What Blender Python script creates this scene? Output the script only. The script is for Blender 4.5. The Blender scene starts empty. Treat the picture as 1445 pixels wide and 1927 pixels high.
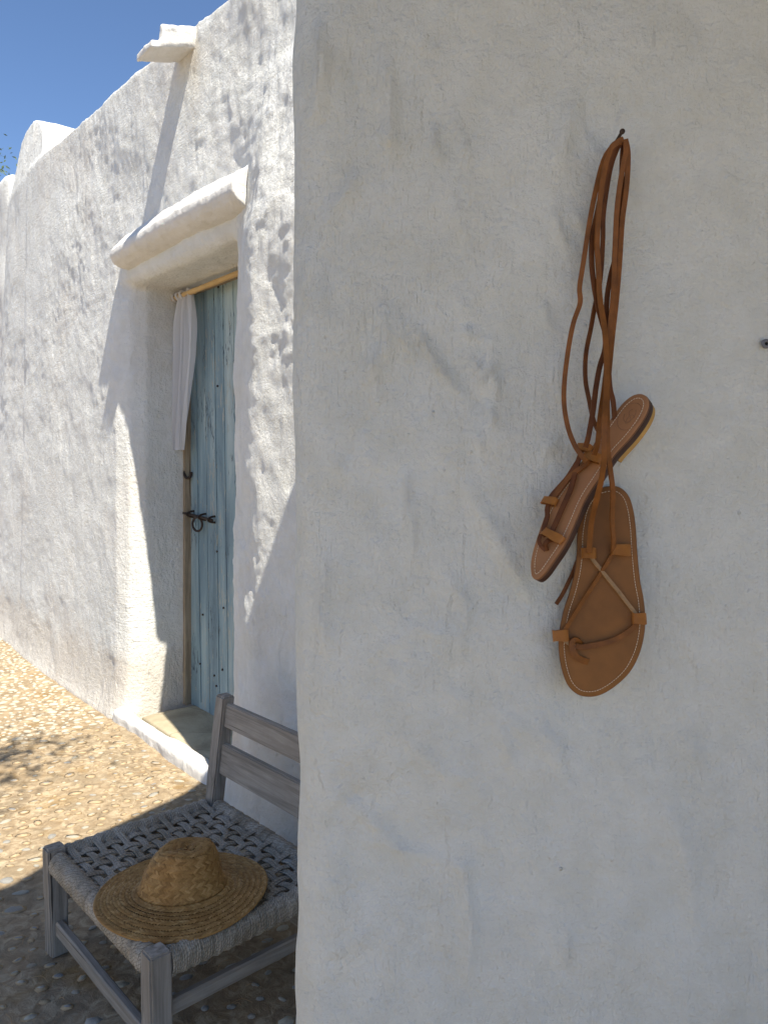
import bpy, bmesh, math, random
import numpy as np
from mathutils import Vector, Matrix, noise as mnoise

random.seed(7)
S = bpy.context.scene
R = math.radians

# ------------------------------------------------------------------ camera
F_PX, CX, CY = 1450.0, 722.5, 963.5          # focal length in pixels of the photograph
CAM_H, PITCH = 1.35, R(3.67)
cd = bpy.data.cameras.new('camera'); cam = bpy.data.objects.new('camera', cd)
S.collection.objects.link(cam)
cam.location = (0, 0, CAM_H); cam.rotation_euler = (R(90) - PITCH, 0, 0)
cd.sensor_fit = 'VERTICAL'; cd.sensor_height = 24.0; cd.lens = 24.0 * F_PX / 1927.0
cd.clip_start = 0.02; cd.clip_end = 2000
S.camera = cam

# ------------------------------------------------------------------ frame of the far house wall
WA = R(129.7)                                 # direction in which the house wall runs away
U = Vector((math.cos(WA), math.sin(WA), 0)); N = Vector((-math.sin(WA), math.cos(WA), 0))
def W(s, n, z): return U * s + N * n + Vector((0, 0, z))

# ------------------------------------------------------------------ sun and sky
L = (U * 1.0 - N * 0.175 + Vector((0, 0, -1.50))).normalized()
ELEV = math.asin(-L.z); AZ = math.atan2(-L.x, -L.y)
wd = bpy.data.worlds.new('World'); S.world = wd; wd.use_nodes = True
nt = wd.node_tree; bg = nt.nodes['Background']
sky = nt.nodes.new('ShaderNodeTexSky'); sky.sky_type = 'NISHITA'; sky.sun_disc = False
sky.sun_elevation = ELEV; sky.sun_rotation = AZ
sky.altitude = 300; sky.air_density = 0.85; sky.dust_density = 0.0; sky.ozone_density = 5.0
nt.links.new(sky.outputs[0], bg.inputs[0]); bg.inputs[1].default_value = 0.10
sd = bpy.data.lights.new('sun', 'SUN'); sd.energy = 5.0; sd.angle = R(0.53); sd.color = (1, 0.92, 0.78)
sun = bpy.data.objects.new('sun', sd); S.collection.objects.link(sun)
sun.rotation_euler = (-L).to_track_quat('Z', 'Y').to_euler()
S.view_settings.view_transform = 'Standard'; S.view_settings.look = 'None'
S.view_settings.gamma = 1; S.view_settings.use_curve_mapping = False
S.view_settings.exposure = 0.90
try:
    S.cycles.max_bounces = 10; S.cycles.diffuse_bounces = 6
except Exception: pass

# ------------------------------------------------------------------ helpers
def link(o, parent=None):
    S.collection.objects.link(o)
    if parent is not None: o.parent = parent
    return o
def tag(o, label=None, cat=None, group=None, kind=None):
    if label: o['label'] = label
    if cat: o['category'] = cat
    if group: o['group'] = group
    if kind: o['kind'] = kind
    return o
def thing(name, label, cat, loc=(0, 0, 0), rot=(0, 0, 0), group=None):
    o = bpy.data.objects.new(name, None); link(o)
    o.empty_display_size = 0.1
    o.location = loc; o.rotation_euler = rot
    return tag(o, label, cat, group)
def mesh_obj(name, verts, faces, mat, parent=None, smooth=True, uvs=None):
    me = bpy.data.meshes.new(name)
    me.from_pydata([tuple(v) for v in verts], [], faces)
    if uvs is not None:
        l = me.uv_layers.new(name='UVMap')
        flat = np.array([uvs[i] for f in faces for i in f], dtype=np.float32).ravel()
        l.data.foreach_set('uv', flat)
    me.materials.append(mat)
    if smooth: me.polygons.foreach_set('use_smooth', [True] * len(me.polygons))
    me.update()
    return link(bpy.data.objects.new(name, me), parent)
def bm_obj(name, bm, mat, parent=None, smooth=False):
    me = bpy.data.meshes.new(name); bm.to_mesh(me); bm.free()
    me.materials.append(mat)
    if smooth: me.polygons.foreach_set('use_smooth', [True] * len(me.polygons))
    return link(bpy.data.objects.new(name, me), parent)
def evaluate(o):
    dg = bpy.context.evaluated_depsgraph_get(); dg.update()
    me = bpy.data.meshes.new_from_object(o.evaluated_get(dg))
    o.modifiers.clear(); o.data = me
def prism(bm, poly, a0, a1, axis='y'):
    """closed prism of a polygon given in the two other axes"""
    def P(p, a):
        if axis == 'y': return (p[0], a, p[1])
        if axis == 'x': return (a, p[0], p[1])
        return (p[0], p[1], a)
    A = [bm.verts.new(P(p, a0)) for p in poly]; B = [bm.verts.new(P(p, a1)) for p in poly]
    k = len(poly)
    bm.faces.new(A); bm.faces.new(B[::-1])
    for i in range(k): bm.faces.new((A[i], B[i], B[(i + 1) % k], A[(i + 1) % k]))
def boxv(bm, x0, x1, y0, y1, z0, z1):
    prism(bm, [(x0, y0), (x1, y0), (x1, y1), (x0, y1)], z0, z1, 'z')
def fix(bm): bmesh.ops.recalc_face_normals(bm, faces=bm.faces)

# vectorised value noise ------------------------------------------------
def vnoise(p, seed=0):
    p = np.asarray(p, dtype=np.float64)
    i = np.floor(p).astype(np.int64); f = p - i
    f = f * f * f * (f * (f * 6 - 15) + 10)
    def h(a, b, c):
        x = (a * 374761393 + b * 668265263 + c * 2147483647 + seed * 974634777) & 0xffffffff
        x = ((x ^ (x >> 13)) * 1274126177) & 0xffffffff
        x = ((x ^ (x >> 16)) * 2246822519) & 0xffffffff
        return ((x ^ (x >> 15)) & 0xffffff) / float(0xffffff) * 2 - 1
    r = 0
    for dx in (0, 1):
        wx = f[:, 0] if dx else 1 - f[:, 0]
        for dy in (0, 1):
            wy = f[:, 1] if dy else 1 - f[:, 1]
            for dz in (0, 1):
                wz = f[:, 2] if dz else 1 - f[:, 2]
                r = r + wx * wy * wz * h(i[:, 0] + dx, i[:, 1] + dy, i[:, 2] + dz)
    return r
def fbm(p, oct=3, seed=0):
    r = 0; a = 1
    for k in range(oct):
        r = r + a * vnoise(p * (2.03 ** k) + 17.3 * k, seed + k); a *= 0.5
    return r / (2 - 0.5 ** (oct - 1))
def co(me):
    a = np.empty(len(me.vertices) * 3); me.vertices.foreach_get('co', a); return a.reshape(-1, 3)
def nrm(me):
    a = np.empty(len(me.vertices) * 3); me.vertices.foreach_get('normal', a); return a.reshape(-1, 3)
def setco(me, a): me.vertices.foreach_set('co', a.ravel()); me.update()

def remesh(o, voxel, smooth=4, factor=0.5):
    m = o.modifiers.new('r', 'REMESH'); m.mode = 'VOXEL'; m.voxel_size = voxel; m.use_smooth_shade = True
    if smooth:
        s = o.modifiers.new('s', 'SMOOTH'); s.iterations = smooth; s.factor = factor
    evaluate(o)
    o.data.polygons.foreach_set('use_smooth', [True] * len(o.data.polygons))

def catmull(pts, sub=6):
    pts = [Vector(p) for p in pts]
    if len(pts) < 3: 
        return [pts[0].lerp(pts[-1], i / sub) for i in range(sub + 1)]
    out = []
    P = [pts[0] * 2 - pts[1]] + pts + [pts[-1] * 2 - pts[-2]]
    for i in range(1, len(P) - 2):
        for k in range(sub):
            t = k / sub
            a, b, c, d = P[i - 1], P[i], P[i + 1], P[i + 2]
            out.append(0.5 * ((2 * b) + (c - a) * t + (2 * a - 5 * b + 4 * c - d) * t * t + (3 * b - a - 3 * c + d) * t ** 3))
    out.append(pts[-1]); return out
def sweep(path, section, up=None, closed_ends=True, twist=None, V=None, Fc=None, UVs=None, scale=None):
    """sweeps a closed 2-D section (list of (a,b)) along a path; b follows 'up'"""
    V = [] if V is None else V; Fc = [] if Fc is None else Fc; UVs = [] if UVs is None else UVs
    m = len(section); base = len(V); n = len(path); acc = 0
    for i, p in enumerate(path):
        t = (path[min(i + 1, n - 1)] - path[max(i - 1, 0)]).normalized()
        upv = up[i] if isinstance(up, list) else (up or Vector((0, 0, 1)))
        side = t.cross(upv)
        if side.length < 1e-5: side = t.cross(Vector((0.3, 1, 0.2)))
        side.normalize(); u2 = side.cross(t).normalized()
        if twist:
            q = twist(i / (n - 1)) ; c, s_ = math.cos(q), math.sin(q)
            side, u2 = side * c + u2 * s_, u2 * c - side * s_
        k = scale(i / (n - 1)) if scale else 1
        if i: acc += (p - path[i - 1]).length
        for j, (a, b) in enumerate(section):
            V.append(p + side * a * k + u2 * b * k); UVs.append((j / m, acc))
    for i in range(n - 1):
        for j in range(m):
            j2 = (j + 1) % m
            Fc.append((base + i * m + j, base + i * m + j2, base + (i + 1) * m + j2, base + (i + 1) * m + j))
    if closed_ends:
        Fc.append(tuple(base + j for j in range(m))[::-1]); Fc.append(tuple(base + (n - 1) * m + j for j in range(m)))
    return V, Fc, UVs
def circ(r, k=8, ry=None): return [(r * math.cos(2 * math.pi * i / k), (ry or r) * math.sin(2 * math.pi * i / k)) for i in range(k)]

# ------------------------------------------------------------------ materials
class NT:
    def __init__(s, name, rough=0.8, spec=0.3):
        s.m = bpy.data.materials.new(name); s.m.use_nodes = True; s.t = s.m.node_tree
        s.b = s.t.nodes['Principled BSDF']; s.b.inputs['Roughness'].default_value = rough
        s.b.inputs['Specular IOR Level'].default_value = spec
        s.tc = s.t.nodes.new('ShaderNodeTexCoord')
    def n(s, kind, **kw):
        x = s.t.nodes.new(kind)
        for k, v in kw.items():
            if k in x.inputs: x.inputs[k].default_value = v
            else: setattr(x, k, v)
        return x
    def l(s, a, b): s.t.links.new(a, b); return s
    def mapping(s, scale=(1, 1, 1), rot=(0, 0, 0), coord='Object'):
        m = s.n('ShaderNodeMapping'); m.inputs['Scale'].default_value = scale; m.inputs['Rotation'].default_value = rot
        s.l(s.tc.outputs[coord], m.inputs[0]); return m.outputs[0]
    def noise(s, vec, scale, detail=4, rough=0.55, dist=0.0):
        x = s.n('ShaderNodeTexNoise', Scale=scale, Detail=detail, Roughness=rough, Distortion=dist)
        s.l(vec, x.inputs['Vector']); return x.outputs['Fac']
    def ramp(s, fac, stops):
        r = s.n('ShaderNodeValToRGB'); e = r.color_ramp.elements
        while len(e) < len(stops): e.new(0.5)
        for k, (p, c) in enumerate(stops):
            e[k].position = p; e[k].color = (c, c, c, 1) if isinstance(c, (int, float)) else (*c, 1)
        s.l(fac, r.inputs[0]); return r.outputs[0]
    def mix(s, fac, a, b, mode='MIX'):
        x = s.n('ShaderNodeMix', data_type='RGBA', blend_type=mode)
        for v, i in ((fac, 0), (a, 6), (b, 7)):
            if isinstance(v, (int, float)): x.inputs[i].default_value = v if i == 0 else (v, v, v, 1)
            elif isinstance(v, tuple): x.inputs[i].default_value = (*v, 1)
            else: s.l(v, x.inputs[i])
        return x.outputs[2]
    def math(s, op, a, b=0.0):
        x = s.n('ShaderNodeMath', operation=op)
        for v, i in ((a, 0), (b, 1)):
            if isinstance(v, (int, float)): x.inputs[i].default_value = v
            else: s.l(v, x.inputs[i])
        return x.outputs[0]
    def color(s, v):
        if isinstance(v, tuple): s.b.inputs['Base Color'].default_value = (*v, 1)
        else: s.l(v, s.b.inputs['Base Color'])
    def bump(s, h, dist, strength=1.0, prev=None):
        b = s.n('ShaderNodeBump', Strength=strength, Distance=dist)
        s.l(h, b.inputs['Height'])
        if prev is not None: s.l(prev, b.inputs['Normal'])
        return b.outputs[0]
    def normal(s, v): s.l(v, s.b.inputs['Normal'])

def plaster(name, base=0.8, rough_relief=1.0, brush_rot=(0, 0, 0), tint=(1, 1, 1), fine=1.0, speck=True, bs=1.0, dirt=False):
    m = NT(name, 0.92, 0.15)
    o = m.mapping()
    big = m.noise(o, 2.2, 5, 0.6); mid = m.noise(o, 14, 5, 0.62)
    c = m.ramp(big, [(0.25, tuple(base * 0.90 * t for t in tint)), (0.7, tuple(base * t for t in tint))])
    c2 = m.ramp(mid, [(0.28, (0.90, 0.895, 0.87)), (0.6, 1.0)])
    c = m.mix(1.0, c, c2, 'MULTIPLY')
    if speck:
        v = m.n('ShaderNodeTexVoronoi', Scale=26.0, feature='F1'); m.l(o, v.inputs['Vector'])
        dots = m.ramp(v.outputs['Distance'], [(0.012, (0.30, 0.27, 0.24)), (0.03, 1.0)])
        gate = m.ramp(m.noise(o, 9, 2), [(0.60, 0.0), (0.66, 1.0)])
        c = m.mix(gate, c, m.mix(1.0, c, dots, 'MULTIPLY'))
    if dirt:   # splashed dirt low down and a rusty run under the roof spout
        sp = m.n('ShaderNodeSeparateXYZ'); m.l(o, sp.inputs[0])
        zz = m.math('ADD', sp.outputs[2], m.math('MULTIPLY', m.noise(o, 7, 5, 0.65), -0.55))
        low = m.ramp(zz, [(0.0, 0.40), (0.14, 0.0)])
        c = m.mix(low, c, (0.50, 0.41, 0.31))
        ax = m.math('ABSOLUTE', m.math('SUBTRACT', sp.outputs[0], 3.06))
        run = m.math('MULTIPLY', m.ramp(m.math('ADD', ax, m.math('MULTIPLY', m.noise(m.mapping((14, 14, 1.2)), 1.0, 3), 0.10)), [(0.04, 0.5), (0.13, 0.0)]),
                     m.ramp(sp.outputs[2], [(0.0, 0.0), (1.0, 1.0)]))
        hi = m.n('ShaderNodeMapRange'); hi.inputs['From Min'].default_value = 2.65; hi.inputs['From Max'].default_value = 3.05; m.l(sp.outputs[2], hi.inputs['Value'])
        c = m.mix(m.math('MULTIPLY', run, hi.outputs[0]), c, (0.52, 0.45, 0.34))
        st = m.ramp(m.noise(m.mapping((1.5, 1.5, 1.1)), 1.3, 5, 0.6), [(0.52, 0.0), (0.68, 0.35)])
        c = m.mix(st, c, (0.66, 0.61, 0.55))
    m.color(c)
    br = m.mapping((90 * bs, 90 * bs, 9 * bs), brush_rot); brush = m.noise(br, 1.0, 3, 0.6, 0.4)
    br2 = m.mapping((10 * bs, 10 * bs, 100 * bs), (0.25, 0.15, 0)) if bs == 1.0 else m.mapping((75 * bs, 75 * bs, 11 * bs), (0.5, 0.55, 0.2)); brush2 = m.noise(br2, 1.0, 3, 0.6, 0.4)
    gate = m.ramp(m.noise(o, 3.1, 2), [(0.42, 0.0), (0.58, 1.0)])
    strokes = m.mix(gate, brush, brush2)
    grain = m.noise(o, 190, 5, 0.7)
    lumps = m.noise(o, 46, 8, 0.68)
    te = m.noise(m.mapping((1, 1, 0.4)), 6.5, 4, 0.5)
    terr = m.ramp(te, [(0.43, 0.0), (0.47, 0.55), (0.56, 0.6), (0.60, 1.0)])
    nn = m.bump(terr, 0.0026 * rough_relief)
    nn = m.bump(lumps, 0.006 * rough_relief, 1.0, nn)
    patchy = m.ramp(m.noise(o, 3.7, 3), [(0.38, 0.15), (0.66, 1.0)])
    nn = m.bump(m.math('MULTIPLY', strokes, patchy), 0.0024 * fine, 1.0, nn)
    nn = m.bump(grain, 0.0009 * fine, 1.0, nn)
    v2 = m.n('ShaderNodeTexVoronoi', Scale=34.0); m.l(o, v2.inputs['Vector'])
    pim = m.ramp(v2.outputs['Distance'], [(0.0, 1.0), (0.09, 0.0)])
    nn = m.bump(m.math('MULTIPLY', pim, m.ramp(m.noise(o, 6, 2), [(0.45, 0.0), (0.6, 1.0)])), 0.0028, 1.0, nn)
    m.normal(nn)
    return m.m

MAT = {}
MAT['wall'] = plaster('sunlit_limewash', 0.83, 1.8, fine=2.0, tint=(0.985, 1, 0.98), dirt=True)
MAT['smooth'] = plaster('smooth_limewash', 0.76, 0.8, fine=0.7, tint=(1, 0.985, 0.95))
MAT['near'] = plaster('hand_brushed_limewash', 0.80, 1.7, fine=1.8, tint=(0.940, 0.99, 0.975), bs=1.7)

def m_wood(name, c0, c1, axis=2, scale=60, rough=0.85, crack=True):
    m = NT(name, rough, 0.2)
    sc = [scale, scale, scale]; sc[axis] = scale / 18
    v = m.mapping(tuple(sc))
    g = m.noise(v, 1.0, 5, 0.65, 0.8)
    patch = m.noise(m.mapping(), 11, 3)
    c = m.ramp(g, [(0.3, c0), (0.62, c1)])
    c = m.mix(m.ramp(patch, [(0.4, 0.0), (0.75, 0.55)]), c, tuple(0.62 * x for x in c1))
    if crack:
        sc2 = [scale * 1.4] * 3; sc2[axis] = scale / 30
        k = m.noise(m.mapping(tuple(sc2)), 1.0, 2, 0.5, 0.3)
        ck = m.ramp(k, [(0.27, 0.25), (0.33, 1.0)])
        c = m.mix(1.0, c, ck, 'MULTIPLY')
    m.color(c); m.normal(m.bump(g, 0.0016)); return m.m
for i, ax in enumerate('xyz'):
    MAT['grey_' + ax] = m_wood('weathered_grey_wood_' + ax, (0.185, 0.163, 0.136), (0.395, 0.358, 0.310), i)
MAT['frame_wood'] = m_wood('old_frame_wood', (0.20, 0.145, 0.09), (0.40, 0.33, 0.24), 2)
MAT['beam_wood'] = m_wood('beam_wood', (0.16, 0.10, 0.06), (0.33, 0.22, 0.13), 1)
MAT['cane'] = m_wood('bamboo', (0.50, 0.32, 0.13), (0.66, 0.46, 0.22), 0, 40, 0.5, False)
MAT['ceiling'] = m_wood('limed_ceiling_boards', (0.46, 0.37, 0.25), (0.60, 0.50, 0.36), 0, 40)
MAT['brown'] = m_wood('brown_shutter', (0.20, 0.12, 0.08), (0.34, 0.22, 0.15), 2)

def m_blue():
    m = NT('flaking_blue_paint', 0.6, 0.3)
    tone = m.noise(m.mapping((9, 9, 1.1)), 1.0, 5, 0.6, 0.5)
    c = m.ramp(tone, [(0.28, (0.135, 0.205, 0.250)), (0.5, (0.245, 0.345, 0.385)), (0.72, (0.47, 0.55, 0.54))])
    fl = m.noise(m.mapping((130, 130, 15)), 1.0, 4, 0.6, 0.7)
    gate = m.noise(m.mapping((5, 5, 2.4)), 1.0, 3)
    k = m.math('ADD', fl, m.math('MULTIPLY', gate, 0.5))
    chip = m.ramp(k, [(0.875, 0.0), (0.90, 1.0)])
    c = m.mix(chip, c, (0.065, 0.10, 0.13))
    pale = m.ramp(m.math('ADD', fl, m.math('MULTIPLY', m.noise(m.mapping((7, 7, 3), (0, 0, 1)), 1.0, 3), 0.6)), [(0.93, 0.0), (0.97, 1.0)])
    c = m.mix(pale, c, (0.42, 0.42, 0.36))
    m.color(c); m.normal(m.bump(m.math('SUBTRACT', m.math('MULTIPLY', fl, 0.4), chip), 0.0012)); return m.m
MAT['blue'] = m_blue()

def m_simple(name, c, rough=0.6, spec=0.3, var=0.15, scale=40, bump=0.0, metal=0):
    m = NT(name, rough, spec); o = m.mapping()
    n1 = m.noise(o, scale, 4)
    m.color(m.ramp(n1, [(0.3, tuple(x * (1 - var) for x in c)), (0.7, tuple(min(1, x * (1 + var)) for x in c))]))
    if bump: m.normal(m.bump(m.noise(o, scale * 4, 4), bump))
    m.b.inputs['Metallic'].default_value = metal
    return m.m
MAT['iron'] = m_simple('rusty_iron', (0.045, 0.030, 0.022), 0.7, 0.4, 0.4, 120, 0.0006)
MAT['lace'] = m_simple('tan_leather_lace', (0.175, 0.064, 0.012), 0.55, 0.3, 0.28, 60, 0.0004)
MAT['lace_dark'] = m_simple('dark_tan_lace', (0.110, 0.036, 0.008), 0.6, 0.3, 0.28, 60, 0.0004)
MAT['suede'] = m_simple('suede_side', (0.34, 0.22, 0.12), 0.9, 0.1, 0.2, 90, 0.0004)
MAT['loop'] = m_simple('tan_leather_loop', (0.34, 0.135, 0.028), 0.45, 0.35, 0.15, 60, 0.0003)
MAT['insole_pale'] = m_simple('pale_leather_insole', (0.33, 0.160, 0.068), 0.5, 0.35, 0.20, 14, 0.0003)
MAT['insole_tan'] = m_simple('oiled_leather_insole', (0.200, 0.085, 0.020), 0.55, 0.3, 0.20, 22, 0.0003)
MAT['midsole'] = m_simple('leather_edge', (0.155, 0.075, 0.040), 0.55, 0.3, 0.2, 60, 0.0004)
MAT['sole'] = m_simple('dark_sole_edge', (0.052, 0.026, 0.018), 0.5, 0.3, 0.3, 60, 0.0004)
MAT['heel'] = m_simple('crepe_heel', (0.46, 0.29, 0.10), 0.8, 0.2, 0.15, 60, 0.0006)
MAT['thread'] = m_simple('cream_thread', (0.72, 0.62, 0.48), 0.8, 0.1, 0.1, 90)
MAT['stamp'] = m_simple('stamped_groove', (0.25, 0.135, 0.075), 0.6, 0.2, 0.1, 90)
MAT['plug'] = m_simple('grey_plastic_plug', (0.14, 0.15, 0.17), 0.6, 0.3, 0.2, 200)
MAT['hole_shade'] = m_simple('hole_shade', (0.02, 0.02, 0.02), 0.9, 0.1)

def m_step():
    m = NT('worn_cement_step', 0.85, 0.2); o = m.mapping()
    a = m.noise(o, 5, 6, 0.65, 0.5)
    c = m.ramp(a, [(0.3, (0.29, 0.25, 0.175)), (0.5, (0.43, 0.375, 0.265)), (0.7, (0.56, 0.49, 0.35))])
    v = m.n('ShaderNodeTexVoronoi', Scale=3.4, feature='DISTANCE_TO_EDGE'); m.l(m.mapping((1, 1.4, 1)), v.inputs['Vector'])
    c = m.mix(1.0, c, m.ramp(v.outputs['Distance'], [(0.0, 0.45), (0.012, 1.0)]), 'MULTIPLY')
    m.color(c); m.normal(m.bump(m.noise(o, 40, 5, 0.6), 0.003)); return m.m
MAT['step'] = m_step()

def m_mortar():
    m = NT('sandy_mortar', 0.93, 0.12); o = m.mapping()
    a = m.noise(o, 2.6, 6, 0.6, 0.4); b = m.noise(o, 24, 6, 0.68, 0.9)
    c = m.ramp(b, [(0.32, (0.20, 0.148, 0.095)), (0.48, (0.34, 0.262, 0.172)), (0.62, (0.54, 0.445, 0.31))])
    c = m.mix(m.ramp(a, [(0.38, 0.0), (0.62, 0.55)]), c, (0.34, 0.255, 0.16))
    moss = m.ramp(m.noise(m.mapping((1, 1, 1), (0, 0, 0.7)), 4.5, 5, 0.65), [(0.56, 0.0), (0.66, 0.7)])
    gr = m.noise(o, 7, 4, 0.6)
    c = m.mix(m.math('MULTIPLY', m.ramp(gr, [(0.45, 0.0), (0.65, 0.8)]), 0.6), c, (0.20, 0.165, 0.115))
    c = m.mix(m.math('MULTIPLY', moss, 0.6), c, (0.26, 0.15, 0.035))
    m.color(c)
    nn = m.bump(b, 0.008); nn = m.bump(m.noise(o, 140, 4, 0.7), 0.002, 1.0, nn); m.normal(nn); return m.m
MAT['mortar'] = m_mortar()
MAT['collar'] = m_simple('pale_mortar', (0.43, 0.33, 0.21), 0.92, 0.1, 0.22, 60, 0.002)
def m_pebble(island, lift=1.0):
    m = NT('pebble_stone_' + ('many' if island else 'single') + ('_pale' if lift > 1 else ''), 0.6, 0.3); o = m.mapping()
    if island: g = m.n('ShaderNodeNewGeometry'); r = g.outputs['Random Per Island']
    else: g = m.n('ShaderNodeObjectInfo'); r = g.outputs['Random']
    c = m.ramp(r, [(0.0, (0.30, 0.30, 0.30)), (0.3, (0.44, 0.42, 0.36)), (0.55, (0.52, 0.49, 0.40)), (0.8, (0.34, 0.34, 0.33)), (1.0, (0.48, 0.41, 0.30))])
    w = m.ramp(m.noise(o, 55, 5, 0.65), [(0.32, 0.62), (0.62, 1.0)])
    if lift > 1: c = m.mix(0.7, c, (0.66, 0.60, 0.47))
    m.color(m.mix(1.0, c, w, 'MULTIPLY')); m.normal(m.bump(m.noise(o, 120, 4), 0.0015)); return m.m
MAT['pebble'] = m_pebble(False); MAT['pebbles'] = m_pebble(True); MAT['pebble_pale'] = m_pebble(False, 2); MAT['pebbles_pale'] = m_pebble(True, 2)

def m_rope():
    m = NT('grey_rope', 0.95, 0.05)
    uv = m.mapping((1, 110, 1), coord='UV'); sep = m.n('ShaderNodeSeparateXYZ'); m.l(uv, sep.inputs[0])
    ph = m.math('FRACT', m.math('ADD', m.math('MULTIPLY', sep.outputs[0], 2.0), sep.outputs[1]))
    tri = m.math('ABSOLUTE', m.math('SUBTRACT', ph, 0.5))
    o = m.mapping(); b = m.noise(o, 260, 3, 0.7); a = m.noise(o, 16, 4)
    c = m.ramp(a, [(0.3, (0.36, 0.31, 0.235)), (0.65, (0.57, 0.515, 0.43))])
    c = m.mix(1.0, c, m.ramp(b, [(0.3, 0.62), (0.7, 1.1)]), 'MULTIPLY')
    c = m.mix(1.0, c, m.ramp(tri, [(0.0, 1.0), (0.36, 0.95), (0.5, 0.45)]), 'MULTIPLY')
    m.color(c); nn = m.bump(tri, 0.0022, -1.0); m.normal(m.bump(b, 0.0012, 1.0, nn)); return m.m
MAT['rope'] = m_rope()

def m_straw():
    m = NT('plaited_straw', 0.6, 0.25)
    g = m.n('ShaderNodeNewGeometry'); r = g.outputs['Random Per Island']
    c = m.ramp(r, [(0.0, (0.28, 0.158, 0.052)), (0.35, (0.385, 0.225, 0.078)), (0.8, (0.45, 0.268, 0.096)), (1.0, (0.56, 0.36, 0.15))])
    fib = m.noise(m.mapping((1, 1, 1)), 300, 3)
    c = m.mix(1.0, c, m.ramp(fib, [(0.3, 0.8), (0.7, 1.08)]), 'MULTIPLY')
    big = m.noise(m.mapping(), 14, 3)
    c = m.mix(1.0, c, m.ramp(big, [(0.35, (0.85, 0.78, 0.70)), (0.65, 1.0)]), 'MULTIPLY')
    m.color(c); return m.m
MAT['straw'] = m_straw(); MAT['straw_gap_shade'] = m_simple('straw_gap_shade', (0.08, 0.042, 0.013), 0.8, 0.1)

def m_curtain():
    m = NT('sheer_white_cotton', 0.85, 0.1); m.color((0.80, 0.80, 0.82))
    t = m.t; tr = m.n('ShaderNodeBsdfTransparent'); tl = m.n('ShaderNodeBsdfTranslucent'); tl.inputs[0].default_value = (0.8, 0.8, 0.82, 1)
    a = m.n('ShaderNodeMixShader'); a.inputs[0].default_value = 0.35
    b = m.n('ShaderNodeMixShader'); b.inputs[0].default_value = 0.22
    out = t.nodes['Material Output']
    m.l(m.b.outputs[0], a.inputs[1]); m.l(tl.outputs[0], a.inputs[2])
    m.l(a.outputs[0], b.inputs[1]); m.l(tr.outputs[0], b.inputs[2]); m.l(b.outputs[0], out.inputs[0]); return m.m
MAT['curtain'] = m_curtain()
def m_leaf(name, c0, c1):
    m = NT(name, 0.6, 0.3); g = m.n('ShaderNodeNewGeometry')
    m.color(m.ramp(g.outputs['Random Per Island'], [(0.0, c0), (1.0, c1)])); return m.m
MAT['pine'] = m_leaf('pine_needles', (0.035, 0.06, 0.015), (0.10, 0.14, 0.035))
MAT['olive'] = m_leaf('olive_leaves', (0.05, 0.07, 0.03), (0.12, 0.14, 0.07))
MAT['bark'] = m_wood('bark', (0.08, 0.06, 0.045), (0.18, 0.14, 0.10), 2, 30)

# ================================================================== GROUND
def axis_pts(c0, c1, step, far, k):
    a = list(np.arange(c0, c1, step)); v = a[-1]; d = step
    while v < far: d *= k; v += d; a.append(v)
    v = a[0]; d = step
    while v > -far: d *= k; v -= d; a.insert(0, v)
    return np.array(a)
gx = axis_pts(-3.6, 0.6, 0.02, 600, 1.35); gy = axis_pts(1.2, 7.2, 0.02, 600, 1.35)
X, Y = np.meshgrid(gx, gy, indexing='ij')
P2 = np.stack([X.ravel(), Y.ravel(), np.zeros(X.size)], 1)
near_m = (np.abs(P2[:, 0] + 1.5) < 4) & (np.abs(P2[:, 1] - 4) < 5)
def ground_h(p):
    return 0.010 * fbm(p * 1.7, 2, 3) + 0.0035 * fbm(p * 14, 3, 9) + 0.0022 * fbm(p * 45, 2, 12)
Z = np.where(near_m, ground_h(P2), 0)
P2[:, 2] = Z - 0.002
nx, ny = len(gx), len(gy)
idx = np.arange(nx * ny).reshape(nx, ny)
quads = np.stack([idx[:-1, :-1], idx[1:, :-1], idx[1:, 1:], idx[:-1, 1:]], -1).reshape(-1, 4)
me = bpy.data.meshes.new('ground'); me.from_pydata(P2.tolist(), [], quads.tolist())
me.materials.append(MAT['mortar']); me.polygons.foreach_set('use_smooth', [True] * len(me.polygons))
ground = link(bpy.data.objects.new('ground', me)); tag(ground, kind='structure')

# pebbles set in the mortar
def pebble_mesh(seed):
    r = random.Random(seed); bm = bmesh.new()
    bmesh.ops.create_icosphere(bm, subdivisions=2, radius=1)
    el = r.uniform(0.55, 0.85); off = Vector((r.uniform(-9, 9),) * 3)
    for v in bm.verts:
        k = 1 + 0.16 * mnoise.noise(v.co * 1.1 + off)
        v.co = Vector((v.co.x * k, v.co.y * el * k, v.co.z * 0.5 * k))
    return bm
peb_me = []
for k in range(10):
    bm = pebble_mesh(k); me = bpy.data.meshes.new('pebble'); bm.to_mesh(me); bm.free()
    me.materials.append(MAT['pebble']); me.polygons.foreach_set('use_smooth', [True] * len(me.polygons)); peb_me.append(me)
peb_pale = []
for me in peb_me:
    m2 = me.copy(); m2.materials[0] = MAT['pebble_pale']; peb_pale.append(m2)
pts = []; cell = {}
rr = random.Random(5)
def wall_n(s):  # front line of the house wall on the ground
    return -1.44 - (0.11 * (s - 5) if s > 5 else 0)
tries = 0
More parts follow.
